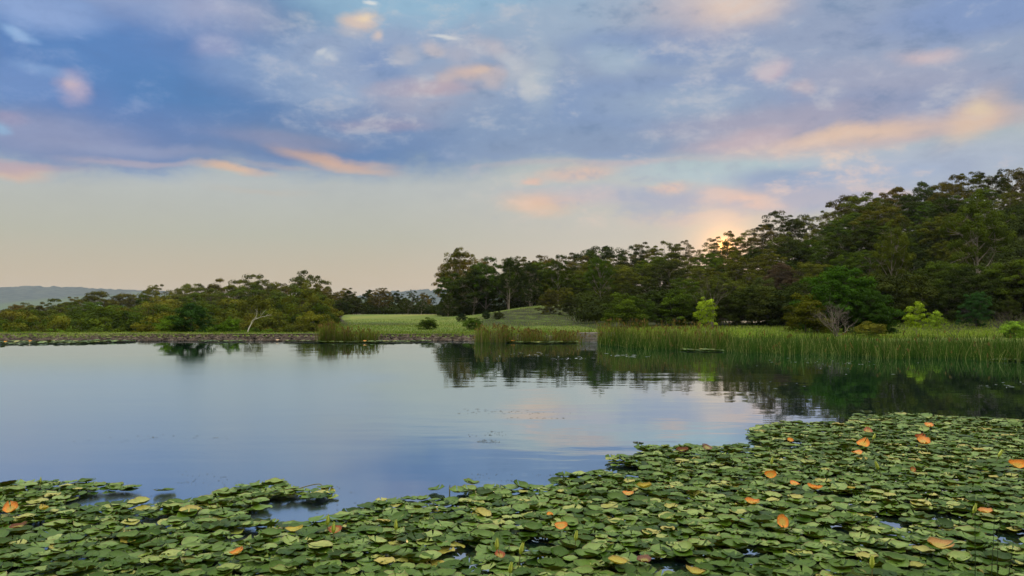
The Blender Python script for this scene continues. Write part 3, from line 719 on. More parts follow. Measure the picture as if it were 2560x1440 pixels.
# far trees across the field
FARM = [(820, 728), (850, 722), (885, 714), (930, 722), (965, 713), (1000, 724), (1045, 722), (1075, 738), (1110, 740)]
row('gum_tree', ['open', 'gum'], 815, 1120, 11, 172, FARM, 'gum tree', 'in the row closing the far end of the field', 'tree', 'trees closing the far end of the field', cols=(DARK, BROWNISH), wide=(.95, 1.2), tj=4)
row('gum_tree', ['gum', 'dome'], 825, 1120, 11, 163, sh(FARM, 22), 'gum tree', 'in the front of the row across the field', 'tree', 'front trees across the field', cols=(DARK,), wide=(1.1, 1.35), tj=4)

# right wood
SKY_R = [(1085, 738), (1105, 680), (1160, 620), (1195, 640), (1235, 640), (1290, 640), (1320, 645), (1390, 622), (1445, 640), (1465, 648), (1500, 614), (1550, 622), (1600, 606), (1685, 596), (1745, 604), (1800, 580), (1870, 572), (1920, 552), (1965, 515), (2010, 528), (2045, 528), (2100, 490), (2210, 454), (2250, 486), (2285, 474), (2350, 428), (2400, 434), (2450, 414), (2500, 420), (2600, 415), (2900, 415)]
def fr_(k_, d=0): return [(a, 800 + (b - 800) * k_ + d) for a, b in SKY_R]
row('gum_tree', ['open', 'gum'], 1135, 2850, 34, lambda px: 150 if px > 1400 else 140, SKY_R, 'open gum tree', 'on the skyline of the right wood', 'tree', 'skyline trees of the right wood', cols=(OLIVE, DARK, BROWNISH), wide=(1.0, 1.35), tj=9, openr=(1560, 2060))
row('gum_tree', ['gum', 'tall'], 1110, 2850, 30, lambda px: 132 if px > 1400 else 128, [(a, 800 + (b - 800) * (.80 if 1560 < a < 2060 else .87)) for a, b in SKY_R], 'gum tree', 'in the back row of the right wood', 'tree', 'back row of the right wood', cols=(OLIVE, DARK, GREEN), wide=(1.15, 1.55))
row('gum_tree', ['gum', 'dome'], 1300, 2850, 27, 112, fr_(.74), 'gum tree', 'in the middle row of the right wood', 'tree', 'middle row of the right wood', cols=(OLIVE, DARK, GREEN), wide=(1.15, 1.55), skip=((1200, 1420),))
row('gum_tree', ['dome', 'gum'], 1480, 2850, 23, 96, fr_(.55), 'leafy tree', 'in the lower row of the right wood', 'tree', 'lower row of the right wood', cols=(DARK, OLIVE, GREEN), wide=(1.15, 1.55))
row('round_tree', ['dome', 'bush'], 1540, 2850, 29, 69, fr_(.42, 5), 'low bushy tree', 'along the front edge of the right wood', 'tree', 'front edge of the right wood', cols=(DARK, DARK, GREEN), wide=(1.1, 1.5), tj=22)

row('gum_tree', ['gum', 'dome'], 1330, 1580, 7, 124, [(1330, 690), (1450, 670), (1580, 660)], 'leafy tree', 'in the gap between knoll and hill', 'tree', 'trees between the knoll and the hill', cols=(OLIVE, DARK, GREEN), wide=(1., 1.2))
row('gum_tree', ['dome', 'gum'], 1400, 1590, 5, 104, [(1400, 720), (1590, 700)], 'low leafy tree', 'behind the bend of the dirt track', 'tree', 'trees behind the dirt track', cols=(OLIVE, DARK), wide=(1., 1.2))
row('gum_tree', ['gum'], 1100, 1340, 7, 130, [(1100, 745), (1160, 680), (1340, 670)], 'shaded gum tree', 'at the back of the knoll', 'tree', 'shaded trees at the back of the knoll', cols=(DARK, OLIVE), wide=(1., 1.2))
# dense undergrowth that closes the dark of the wood
def under(name, label, px0, px1, D0, D1, n, h0, h1, col, seed):
    rg = np.random.default_rng(seed); C = []; RD = []
    for i in range(n):
        px = rg.uniform(px0, px1); D = rg.uniform(D0, D1); x = (px - CX) / F_PX * D
        s_ = rg.uniform(h0, h1); C.append((x, D, gz(x, D) + s_ * .35)); RD.append((s_ * 1.2, s_ * 1.2, s_ * .8))
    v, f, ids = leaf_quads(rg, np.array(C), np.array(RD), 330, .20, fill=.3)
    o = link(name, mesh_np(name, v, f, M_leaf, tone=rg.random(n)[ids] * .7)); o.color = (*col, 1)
    prop(o, label, 'undergrowth', kind='stuff')
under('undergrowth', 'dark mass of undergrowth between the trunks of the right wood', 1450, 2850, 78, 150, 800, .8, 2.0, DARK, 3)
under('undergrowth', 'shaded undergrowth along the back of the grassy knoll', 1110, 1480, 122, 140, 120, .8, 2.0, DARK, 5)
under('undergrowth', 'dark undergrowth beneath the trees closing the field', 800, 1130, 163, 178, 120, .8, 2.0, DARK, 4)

# -- singled-out trees and shrubs of the right side
def one(nm, px, py, D, name, label, cat, col, wide=1.0, base=None):
    p = at_dist(px, py, D); return plant(nm, p.x, p.y, p.z, name, label, cat, col=col, wide=wide, zbase=base)
one('open', 1150, 616, 138, 'gum_tree', 'tall airy gum tree at the left end of the right wood', 'tree', OLIVE, .8)
one('gum', 1215, 640, 122, 'gum_tree', 'dense gum tree beside the tall airy one, above the knoll', 'tree', GREEN, .95)
one('gum', 1120, 735, 116, 'gum_tree', 'lowest sloping gum tree at the left foot of the right wood', 'tree', DARK, 1.1)
one('tall', 1272, 640, 110, 'gum_tree', 'pale-trunked gum tree standing on the slope of the knoll', 'tree', DARK, .75)
one('tall', 1325, 650, 118, 'gum_tree', 'slender gum tree behind the crest of the knoll', 'tree', DARK, .85)
one('gum', 1395, 635, 112, 'gum_tree', 'full gum tree rising over the twin low trees on the knoll', 'tree', GREEN, .85)
one('dome', 1375, 720, 92, 'round_tree', 'low spreading brown-grey tree in front of the knoll', 'tree', BROWNISH, .9)
one('dome', 1425, 735, 90, 'round_tree', 'low dark spreading tree right of the brown-grey one on the knoll', 'tree', DARK, .9)
one('gum', 1330, 700, 104, 'gum_tree', 'shaded gum tree rising behind the brown-grey spreading tree', 'tree', DARK, 1.1)
one('tall', 1500, 625, 98, 'gum_tree', 'gum tree with a pale forked trunk beside the dirt track', 'tree', GREEN, .8)
one('bush', 1155, 782, 88, 'shrub', 'very dark round shrub on the grass below the airy gum tree', 'shrub', (.014, .028, .012), 1.1)
one('bush', 1215, 788, 90, 'shrub', 'smaller dark shrub right of the very dark round shrub', 'shrub', (.018, .032, .013), 1.0)
one('bush', 1245, 795, 88, 'shrub', 'low scrubby bush at the foot of the pale-trunked gum', 'shrub', DARK, 1.2)
one('tall', 2228, 545, 72, 'gum_tree', 'tall gum tree with a long bare pale trunk behind the pair of lime saplings', 'tree', OLIVE, .62)
one('tall', 2440, 470, 74, 'gum_tree', 'big gum tree with spreading grey limbs at the right of the wood', 'tree', GREEN, .85)
one('dome', 2440, 726, 60, 'round_tree', 'rounded dark green tree standing on the bright grass under the big gum', 'tree', (.02, .06, .014), .9)
one('thicket', 2110, 660, 54, 'bushy_tree', 'large dense green bushy tree behind the grey twiggy scrub', 'tree', (.030, .070, .004), 1.25)
one('thicket', 2165, 715, 52, 'bushy_tree', 'dark green bushy tree at the right shoulder of the large one', 'tree', (.024, .066, .005), 1.05)
one('bush', 2012, 728, 52, 'bushy_tree', 'yellow-green bushy tree left of the grey twiggy scrub', 'tree', (.075, .085, .005), 1.1)
one('dome', 1955, 655, 92, 'brown_tree', 'tree with withered brown foliage among the green wood', 'tree', (.060, .048, .030), 1.1)
one('dome', 1905, 690, 76, 'round_tree', 'paler green conical tree below the withered brown one', 'tree', (.055, .085, .022), .75)
one('dome', 1960, 735, 66, 'round_tree', 'small olive tree tucked left of the yellow-green one', 'tree', OLIVE, .8)
one('dome', 2335, 745, 66, 'round_tree', 'small dark tree behind the pair of lime saplings', 'tree', DARK, .9)
one('dome', 2520, 735, 63, 'round_tree', 'dark tree behind the bare leaning branches', 'tree', DARK, .9)
one('sapling', 1762, 738, 47.5, 'sapling', 'single bright lime-green sapling rising out of the reeds', 'sapling', (.19, .31, .02), 1.0)
one('sapling', 2292, 750, 45.5, 'sapling', 'taller lime-green sapling of the pair on the right', 'sapling', (.19, .31, .025), 1.05)
one('sapling', 2345, 772, 45, 'sapling', 'shorter lime-green sapling of the pair on the right', 'sapling', (.18, .29, .03), .9)
one('bush', 2535, 800, 44, 'shrub', 'small lime-green shrub in the reeds under the bare leaning branches', 'shrub', (.15, .24, .03), 1.6)
one('bush', 2175, 806, 46, 'shrub', 'low yellow-green shrub at the waterside right of the grey scrub', 'shrub', (.13, .15, .02), 1.8)
one('bush', 1180, 812, 60, 'shrub', 'tiny shrub on the grass near the end of the dam bank', 'shrub', GREEN, 1.6)
one('bush', 1070, 818, 60, 'shrub', 'tiny dark shrub on the field beside the middle reeds', 'shrub', GREEN, 1.6)

# bare and dead trees
def bare(seed, H, r0, levels=4, spread=.65, n0=4, sides=5):
    rg = random.Random(seed); A = Acc()
    def grow(p, d, L, r, lv):
        pts_ = [p]; dd = d.copy()
        for i in range(4):
            dd = (dd + Vector((rg.gauss(0, .16), rg.gauss(0, .16), rg.gauss(.03, .1)))).normalized(); pts_.append(pts_[-1] + dd * L / 4)
        A.add(*tube(pts_, [r * (1 - .16 * i) for i in range(5)], sides if lv > 1 else 4))
        if lv == 0: return
        for k_ in range(rg.choice((2, 3, 3))):
            a_ = rg.choice(pts_[2:]) if k_ else pts_[-1]
            nd = (dd + Vector((rg.gauss(0, spread), rg.gauss(0, spread), rg.gauss(.1, spread * .6)))).normalized()
            grow(a_, nd, L * rg.uniform(.55, .8), r * .55, lv - 1)
    for k_ in range(n0):
        d = Vector((rg.gauss(0, spread * .5), rg.gauss(0, spread * .5), 1)).normalized() if n0 > 1 else Vector((.05, 0, 1))
        grow(Vector((rg.gauss(0, r0 * 2), rg.gauss(0, r0 * 2), -.05)) if n0 > 1 else Vector((0, 0, -.1)), d, H * .42, r0, levels)
    return A
def bare_thing(name, label, cat, px, D, pybase, seed, H, r0, m, **kw):
    p = at_dist(px, pybase, D); o = empty(name, (p.x, p.y, gz(p.x, p.y))); prop(o, label, cat)
    link('branches', bare(seed, H, r0, **kw).mesh(name, m, True), o); return o
bare_thing('dead_tree', 'bleached white dead tree standing on the dam before the left wood', 'dead tree', 618, 54.5, 833, 8, 2.4, .05, M_dead, levels=3, n0=1, spread=.7)
bare_thing('dead_tree', 'leafless grey tree behind the single lime sapling', 'dead tree', 1785, 60, 820, 12, 3.8, .05, M_twig, levels=4, n0=3, spread=.45)
bare_thing('twiggy_scrub', 'tangle of bare grey twiggy scrub before the large bushy tree', 'scrub', 2092, 46, 830, 15, 2.1, .03, M_twig, levels=4, n0=9, spread=.6)
bare_thing('bare_branches', 'dark bare branches leaning over the grass at the right edge', 'scrub', 2515, 45, 830, 23, 1.7, .035, M_bark_dark, levels=4, n0=6, spread=.9)
bare_thing('bare_branches', 'thin bare twigs between the lime saplings and the reeds', 'scrub', 2390, 42, 840, 29, 1.2, .018, M_bark_dark, levels=3, n0=4, spread=.8)
bare_thing('dead_tree', 'slim pale dead tree at the foot of the big right gum', 'dead tree', 2475, 68, 822, 33, 5.0, .06, M_twig, levels=4, n0=2, spread=.5)

# ------------------------------------------------------------------ reeds and grass
def stems(rg, X, Y, Z, Hh, wd, lean=.10, seeds=0.0, bent=0.03):
    """flat tapering blades, 3 segments each -> verts, faces, tone, seed-head verts"""
    N = len(X); ang_ = rg.uniform(0, 6.283, N); ca, sa = np.cos(ang_), np.sin(ang_)
    lx = rg.normal(0, lean, N) * Hh; ly = rg.normal(0, lean, N) * Hh
    big = rg.random(N) < bent; lx[big] *= 6; ly[big] *= 4
    V_ = []; T_ = []
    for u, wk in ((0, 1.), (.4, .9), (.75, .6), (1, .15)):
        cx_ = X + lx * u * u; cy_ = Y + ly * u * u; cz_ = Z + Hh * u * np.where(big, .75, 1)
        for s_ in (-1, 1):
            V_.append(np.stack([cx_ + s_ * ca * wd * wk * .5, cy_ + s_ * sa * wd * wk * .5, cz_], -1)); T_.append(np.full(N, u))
    V_ = np.stack(V_, 1); T_ = np.stack(T_, 1)
    b = (np.arange(N) * 8)[:, None, None]; F = np.array([[0, 1, 3, 2], [2, 3, 5, 4], [4, 5, 7, 6]])[None]
    F = (b + F).reshape(-1, 4)
    V_ = V_.reshape(-1, 3); T_ = T_.reshape(-1)
    mi = np.zeros(len(F), int)
    if seeds > 0:
        s_ = np.where((rg.random(N) < seeds) & ~big)[0]; n = len(s_)
        tx = X[s_] + lx[s_]; ty = Y[s_] + ly[s_]; tz = Z[s_] + Hh[s_]
        qs = []; 
        for j in range(3):
            a_ = rg.uniform(0, 6.283, n); dx_ = np.cos(a_) * .035; dy_ = np.sin(a_) * .035
            ox = rg.normal(0, .03, n); oy = rg.normal(0, .03, n); oz = rg.uniform(-.13, .02, n)
            P0 = np.stack([tx + ox, ty + oy, tz + oz], -1)
            qs.append(np.stack([P0 + np.stack([0 * dx_, 0 * dx_, np.full(n, -.06)], -1), P0 + np.stack([dx_, dy_, 0 * dx_], -1), P0 + np.stack([0 * dx_, 0 * dx_, np.full(n, .07)], -1), P0 - np.stack([dx_, dy_, 0 * dx_], -1)], 1))
        sv = np.concatenate(qs).reshape(-1, 3); sf = np.arange(len(sv)).reshape(-1, 4) + len(V_)
        V_ = np.concatenate([V_, sv]); T_ = np.concatenate([T_, rg.random(len(sv))]); F = np.concatenate([F, sf]); mi = np.concatenate([mi, np.ones(len(sf), int)])
    return V_, F, T_, mi
def bed(name, label, samples, hfun, wd, mats, seed, seeds=.15, lean=.07, cat='reeds', bent=.03):
    rg = np.random.default_rng(seed); X, Y = samples(rg)
    Z = np.maximum(ground_z(X, Y), -.25) - .02; Hh = hfun(rg, X, Y) + np.where(Z < 0, -Z, 0)
    keep = Hh > .05; X, Y, Z, Hh = X[keep], Y[keep], Z[keep], Hh[keep]
    V_, F, T_, mi = stems(rg, X, Y, Z, Hh, wd * rg.uniform(.7, 1.3, len(X)), lean, seeds, bent)
    o = link(name, mesh_np(name, V_, F, mats, tone=T_, midx=mi)); prop(o, label, cat, kind='stuff'); return o
def clumpy(rg, n, px0, px1, yfun, nc, spread):
    pc = rg.uniform(px0, px1, nc); k_ = rg.integers(0, nc, n); px = pc[k_] + rg.normal(0, spread, n)
    Y = yfun(px, rg.random(n)); return (px - CX) / F_PX * Y, Y
def left_bed(rg):
    x1, y1 = clumpy(rg, 900, 792, 845, lambda p, u: 44.2 + u * 1.2, 9, 8)
    x2, y2 = clumpy(rg, 800, 850, 1025, lambda p, u: 44.4 + u * 1.0, 12, 9)
    return np.concatenate([x1, x2]), np.concatenate([y1, y2])
def pxof(X, Y): return CX + X / Y * F_PX
bed('reeds', 'sparse tall reed bed at the left end of the field, before the dam bank', left_bed,
    lambda rg, X, Y: rg.uniform(.45, 1.0, len(X)) * np.interp(pxof(X, Y), [790, 840, 860, 1000, 1025], [1.0, 1.15, .85, .8, .6]), .022, [M_reed, M_seed], 6, .10)
def mid_bed(rg):
    x1, y1 = clumpy(rg, 2000, 1200, 1446, lambda p, u: 43.8 + u * 1.6, 34, 11)
    return x1, y1
bed('reeds', 'yellow-green reed bed before the knoll, between dam bank and spillway', mid_bed,
    lambda rg, X, Y: rg.uniform(.2, 1.05, len(X)) ** .8 * np.interp(pxof(X, Y), [1206, 1250, 1330, 1440], [1.0, 1.0, .7, .62]), .020, [M_reed, M_seed], 7, .2)
def edge_y(px): return np.interp(px, [1490, 1560, 1700, 2000, 2250, 2400, 2560, 2900], [41.2, 39.0, 36.5, 33.0, 31.0, 29.8, 29.0, 28.0])
def right_bed(rg):
    n = 22000; px = rg.uniform(1495, 2900, n); u = rg.random(n) ** 1.15
    nz = rg.normal(0, .25, n) + 0.6 * np.sin(px * .021 + 2) + 0.35 * np.sin(px * .05) + .3 * np.sin(px * .13 + 1) + .2 * np.sin(px * .31)
    Y0 = edge_y(px) + nz; Y = Y0 + u * np.interp(px, [1495, 1600, 2000, 2560], [4.2, 7.0, 9.0, 8.0])
    return (px - CX) / F_PX * Y, Y
def right_h(rg, X, Y):
    p = pxof(X, Y); b = np.interp(p, [1495, 1560, 1640, 1760, 2000, 2560], [1.1, 1.15, 1.08, 1.08, 1.12, 1.15])
    cl = .82 + .34 * np.sin(X * 1.9 + Y) * np.sin(X * .8 - Y * 1.3)
    return b * cl * rg.uniform(.25, 1.12, len(X)) * .72
bed('reeds', 'broad dark green reed bed fringing the right shore', right_bed, right_h, .022, [M_reed_dark, M_seed], 8, .008, .18, bent=.10)
def right_tall(rg):
    n = 1200; px = 1495 + rg.random(n) ** 1.3 * 330; Y = edge_y(px) + .8 + rg.random(n) * 4; return (px - CX) / F_PX * Y, Y
bed('reeds', 'tall browned seeding reeds at the left end of the right reed bed', right_tall,
    lambda rg, X, Y: rg.uniform(.4, 1.0, len(X)) * np.interp(pxof(X, Y), [1495, 1540, 1600, 1830], [1.25, 1.45, 1.4, 1.25]), .02, [M_reed, M_seed], 9, .12, .12)

def grass_at(name, label, fn, n, h, wd, seed, m=None):
    bed(name, label, lambda rg: fn(rg, n), lambda rg, X, Y: rg.uniform(.35, 1., len(X)) * h, wd, [m or M_grass], seed, 0, .3, 'grass', bent=.0)
def crest(rg, n): X = rg.uniform(-48, 6, n); edge = np.where(X < -20, 47.8, 49.2) + .9 * np.sin(X * .9) * np.sin(X * .37 + 1) + .5 * np.sin(X * 2.3); return X, edge + rg.random(n) ** 1.3 * 5.5
grass_at('grass', 'thin strip of pale grass along the crest of the dam bank', crest, 30000, .12, .02, 31)
def strip(rg, n):
    px = rg.uniform(1500, 2900, n); Y = rg.uniform(44, 66, n); return (px - CX) / F_PX * Y, Y
grass_at('grass', 'bright yellow-green grass between the right reed bed and the wood', strip, 34000, .18, .04, 32, M_lime)
def fld(rg, n):
    px = rg.uniform(840, 1520, n); Y = 49 + rg.random(n) ** 1.3 * 55; return (px - CX) / F_PX * Y, Y
grass_at('grass', 'grass tufts on the green field and the knoll', fld, 26000, .13, .035, 33)

# ------------------------------------------------------------------ lily pads
def pad_geo(seed, curl=1.0, NA=26, NR=4):
    """a round notched leaf: scalloped pointed rim, shallow cup, folds"""
    rg = np.random.default_rng(seed)
    notch = rg.uniform(.05, .16); A_ = np.linspace(notch, 2 * math.pi - notch, NA)
    Rr = [.35, .68, .86, 1.0] if NR == 4 else np.linspace(0.0, 1.0, NR + 1)[1:]
    fold = rg.uniform(-.08, .16) * curl; cup = rg.uniform(.02, .15) * curl
    k1, k2 = rg.integers(3, 6), rg.integers(7, 12); p1, p2 = rg.uniform(0, 6.28, 2); a1 = rg.uniform(.02, .055) * curl; a2 = rg.uniform(.012, .035) * curl
    sc = rg.integers(12, 18); el = rg.uniform(.86, 1.0)
    pts_ = [(0, 0, 0)]; pol = [(0, 0, 0)]
    for r_ in Rr:
        for th in A_:
            e = 1 + .028 * abs(math.sin(th * sc / 2 + p1)) * (r_ > .9) + .03 * math.sin(2 * th + p2)
            x = r_ * e * math.cos(th); y = r_ * e * math.sin(th) * el
            corner = math.exp(-min(th, 2 * math.pi - th) ** 2 * 9) * .16 * curl
            cz = abs(math.sin(k1 * th / 2 + p1 * .7)) ** 3 * a1 * 1.4
            z = cup * r_ ** 4.5 + cz * r_ ** 5 + fold * abs(y) * r_ + r_ ** 3 * (a1 * .5 * math.sin(k1 * th + p1) + a2 * abs(math.sin(k2 * th / 2 + p2)) * 1.6) + corner * r_ ** 2
            pts_.append((x, y, z)); pol.append((r_, th, 0))
    fs = []
    for k_ in range(NA - 1): fs.append((0, 1 + k_, 2 + k_, 2 + k_))
    tri = [(0, 1 + k_, 2 + k_) for k_ in range(NA - 1)]
    quads = []
    for i in range(NR - 1):
        for k_ in range(NA - 1):
            a_ = 1 + i * NA + k_; quads.append((a_, a_ + NA, a_ + NA + 1, a_ + 1))
    return np.array(pts_), tri, np.array(quads), np.array(pol)
PADS = [pad_geo(100 + i, 1.0 if i % 3 else 1.5) for i in range(14)]
PAD_ME = [mesh_np('lily_pad', v, t_ + [tuple(q_) for q_ in qd], M_pad, smooth=True, uvs=pol) for v, t_, qd, pol in PADS]
# open-water edge of the near raft, in world metres (from where its waterline is seen)
EDGE = [(-500, 1215), (0, 1222), (100, 1214), (225, 1216), (240, 1222), (345, 1226), (335, 1248), (262, 1252), (262, 1268), (330, 1262), (400, 1252), (530, 1250), (560, 1228), (660, 1218),
        (715, 1216), (730, 1236), (820, 1232), (832, 1248), (770, 1262), (715, 1285), (672, 1300), (690, 1312), (830, 1308), (905, 1278), (940, 1262), (1075, 1258), (1100, 1238), (1150, 1234),
        (1380, 1228), (1400, 1200), (1530, 1186), (1525, 1155), (1605, 1148), (1595, 1122), (1700, 1126), (1885, 1122), (1905, 1112), (1870, 1098), (1878, 1078), (1950, 1062), (2125, 1066),
        (2140, 1044), (2300, 1042), (2560, 1058), (3100, 1075)]
EW = [on_water(*p) for p in EDGE]
poly = EW + [(16, 15.5), (24, 9), (24, 2.6), (-12, 2.6), (-12, 8)]
PX_, PY_ = np.array([p[0] for p in poly]), np.array([p[1] for p in poly])
def inside(x, y):
    c_ = np.zeros(len(x), bool); j = len(PX_) - 1
    for i in range(len(PX_)):
        cond = ((PY_[i] > y) != (PY_[j] > y)) & (x < (PX_[j] - PX_[i]) * (y - PY_[i]) / (PY_[j] - PY_[i] + 1e-12) + PX_[i])
        c_ ^= cond; j = i
    return c_
rg = np.random.default_rng(77)
cand_x = rg.uniform(-9, 14, 180000); cand_y = 2.9 + rg.random(180000) * 13.5
ok_ = inside(cand_x, cand_y); cand_x, cand_y = cand_x[ok_], cand_y[ok_]
# a few small openings of bare water
HOLES = [(765, 1292, .42), (690, 1296, .36), (725, 1268, .3), (245, 1258, .34), (290, 1250, .3), (400, 1252, .36), (470, 1250, .2), (1120, 1250, .25), (1550, 1180, .3), (1700, 1145, .14), (1890, 1120, .22), (1150, 1400, .16), (1340, 1370, .12), (620, 1345, .12), (250, 1262, .16), (90, 1325, .12), (1690, 1425, .20), (2090, 1247, .22), (2340, 1297, .2), (2545, 1355, .25), (2215, 1300, .10), (1880, 1395, .12), (2235, 1322, .12), (380, 1312, .10), (2100, 1335, .1), (1985, 1115, .18), (1520, 1178, .18), (1160, 1385, .08), (2420, 1310, .12)]
HW = [(*on_water(a, b), r_) for a, b, r_ in HOLES]
grid = {}; CELL = .25; chosen = []
for x, y in zip(cand_x, cand_y):
    # keep only what the camera could nearly see, with a margin to every side
    if abs(x / (y + .5)) > .95: continue
    if any((x - hx_) ** 2 + (y - hy_) ** 2 < (r_ * .6 + .10) ** 2 for hx_, hy_, r_ in HW): continue
    rad = rg.uniform(.050, .098); md = rad * .86
    ci, cj = int(x // CELL), int(y // CELL); bad = False
    for a_ in (-1, 0, 1):
        for b_ in (-1, 0, 1):
            for (x2, y2, r2) in grid.get((ci + a_, cj + b_), ()):
                if (x - x2) ** 2 + (y - y2) ** 2 < ((md + r2 * .86) * .5) ** 2: bad = True; break
            if bad: break
        if bad: break
    if bad: continue
    grid.setdefault((ci, cj), []).append((x, y, rad)); chosen.append((x, y, rad))
print('pads', len(chosen))
def pad_matrix(x, y, rad, z=None, tilt=None, yaw=None):
    edge_free = 1.0
    z = rg.uniform(.010, .055) if z is None else z
    tl = abs(rg.normal(0, 3)) if tilt is None else tilt
    if tilt is None and rg.random() < .09: tl += rg.uniform(5, 16)
    ax = rg.uniform(0, 6.283); yw = rg.uniform(0, 6.283) if yaw is None else yaw
    Mt = Matrix.Translation((x, y, z + math.sin(R(tl)) * rad * .6)) @ Matrix.Rotation(R(tl), 4, Vector((math.cos(ax), math.sin(ax), 0))) @ Matrix.Rotation(yw, 4, 'Z') @ Matrix.Scale(rad, 4)
    return Mt
def in_view(x, y):
    px = CX + x / y * F_PX; py = HORIZ + EYE / y * F_PX
    return -20 < px < 2580 and py < 1452
chosen.sort(key=lambda p: p[1])
ind = 0; rest = []
for (x, y, rad) in chosen:
    Mt = pad_matrix(x, y, rad * 1.06)
    k_ = int(rg.integers(0, len(PADS)))
    if in_view(x, y) and ind < 300:
        o = link('lily_pad', PAD_ME[k_]); o.matrix_world = Mt; ind += 1
        prop(o, 'green notched lily pad in the closest rows of the near raft', 'lily pad', 'closest lily pads of the near raft')
        far_ind = y
    else: rest.append((Mt, k_))
def join_pads(lst, name, label, cat='lily pads', m=M_pad):
    VV = []; TT = []; QQ = []; PO = []; off = 0
    for Mt, k_ in lst:
        v, tri, qd, pol = PADS[k_]; M3 = np.array(Mt)
        VV.append(v @ M3[:3, :3].T + M3[:3, 3]); TT += [(a_ + off, b_ + off, c__ + off) for a_, b_, c__ in tri]
        QQ += (qd + off).tolist(); PO.append(pol); off += len(v)
    o = link(name, mesh_np(name, np.concatenate(VV), TT + [tuple(q_) for q_ in QQ], m, smooth=True, uvs=np.concatenate(PO)))
    prop(o, label, cat, kind='stuff'); return o
join_pads(rest, 'lily_pads', 'dense raft of overlapping green lily pads behind the closest rows')
# stray pads off the raft's edge
for px, py, rad, lab in ((412, 1234, .17, 'lone dark green lily pad floating apart near the left side'), (1092, 1230, .14, 'dark lily pad adrift at the raft edge beside a thin upright stub'),
                         (1178, 1216, .13, 'curled brown-edged lily pad adrift past the raft edge'), (1530, 1152, .14, 'dark curled lily pad at the tip of the raft'),
                         (1440, 1198, .14, 'lily pad lying against a floating stick'), (2165, 1036, .15, 'bluish lily pad on the far tip of the near raft'), (2240, 1036, .18, 'wide pale lily pad on the far edge of the near raft')):
    rad *= .72; x, y = on_water(px, py); o = link('lily_pad', PAD_ME[int(rg.integers(0, 14))]); o.matrix_world = pad_matrix(x, y, rad, .02, 9)
    prop(o, lab, 'lily pad')
# withered pads
DEAD_ME = []
for i in range(6):
    v, tri, qd, pol = pad_geo(300 + i, 1.5)
    v = v.copy(); v[:, 2] += .2 * np.abs(v[:, 0]) ** 1.6 * (1 if i % 2 else .5); v[:, 1] *= .72
    DEAD_ME.append(mesh_np('withered_pad', v, tri + [tuple(q_) for q_ in qd], M_deadpad, smooth=True, uvs=pol))
ORANGE = (.72, .27, .03, 1); RUST = (.34, .085, .02, 1); YEL = (.45, .38, .05, 1); BRN = (.16, .06, .03, 1)
WITH = [(27, 1282, .15, ORANGE, 30, 'large orange withered pad at the left edge of the raft'), (45, 1322, .12, BRN, 10, 'brown sunken withered pad below the large orange one at the left edge'),
        (838, 1332, .10, RUST, 50, 'rust-red curled pad beside the pair of yellow buds'), (735, 1328, .13, YEL, 6, 'yellowing pad left of the pair of buds'),
        (1375, 1290, .07, ORANGE, 10, 'small amber pad above the bright orange triangular one'), (1402, 1322, .10, ORANGE, 45, 'bright orange triangular folded pad in the middle of the raft'),
        (1570, 1238, .10, ORANGE, 20, 'orange curled pad near the raft edge right of centre'), (1610, 1222, .14, YEL, 6, 'yellow patch pad next to the orange curled one near the raft edge'),
        (1925, 1196, .12, ORANGE, 60, 'upright folded orange pad standing among green pads'), (2157, 1116, .19, ORANGE, 32, 'big orange pad near the far tip of the raft'),
        (2308, 1112, .20, ORANGE, 28, 'big two-lobed orange pad toward the far right'), (2322, 1069, .17, ORANGE, 20, 'orange-tipped pad closest to the far edge on the right'),
        (2170, 1082, .15, RUST, 24, 'rust-coloured pad left of the orange-tipped far one'), (1976, 1106, .10, ORANGE, 26, 'small orange pad by the water gap at the far cove'),
        (2142, 1136, .14, ORANGE, 12, 'narrow orange pad just below the big orange one'), (1988, 1214, .11, ORANGE, 14, 'left one of two flat orange pads lying close together'),
        (2038, 1225, .13, ORANGE, 12, 'right one of two flat orange pads lying close together'), (2128, 1224, .07, YEL, 10, 'tiny amber pad right of the two flat orange ones'),
        (1880, 1262, .12, ORANGE, 22, 'orange spiky pad in the middle distance'), (1956, 1316, .12, ORANGE, 62, 'bright upright orange pad among pale green pads'),
        (2542, 1172, .18, ORANGE, 40, 'orange folded pad at the right edge of the photo'), (2282, 1180, .07, RUST, 50, 'small rust stub of a pad toward the right'),
        (2462, 1284, .14, (.60, .28, .08, 1), 6, 'tan-orange flat pad under the thin tall stems'), (2350, 1374, .16, (.50, .30, .10, 1), 24, 'tan pad with an orange tip near the lower right'),
        (2155, 1151, .12, YEL, 6, 'lime-yellow pad below the narrow orange one'), (1545, 1412, .14, YEL, 8, 'yellow-green ageing pad near the bottom right of centre'),
        (1610, 1407, .13, BRN, 4, 'brown sunken pad at the bottom beside the yellow ageing one'), (1250, 1395, .10, RUST, 12, 'rusty-white sunken pad under the two middle buds'),
        (1740, 1438, .12, YEL, 6, 'yellow pad cut by the bottom border'), (1168, 1106, .05, BRN, 20, 'speck of brown pad afloat'), (1768, 1124, .12, BRN, 40, 'dark brown curled pad with a raised stub at the cove'),
        (1705, 1132, .14, BRN, 20, 'purplish brown withered pad at the raft edge of the cove'), (2300, 1098, .14, RUST, 20, 'dark red pad against the big two-lobed orange one'),
        (110, 1276, .10, YEL, 4, 'pale yellow pad right of the large orange one'), (590, 1388, .10, ORANGE, 8, 'small orange-yellow pad near the lower left')]
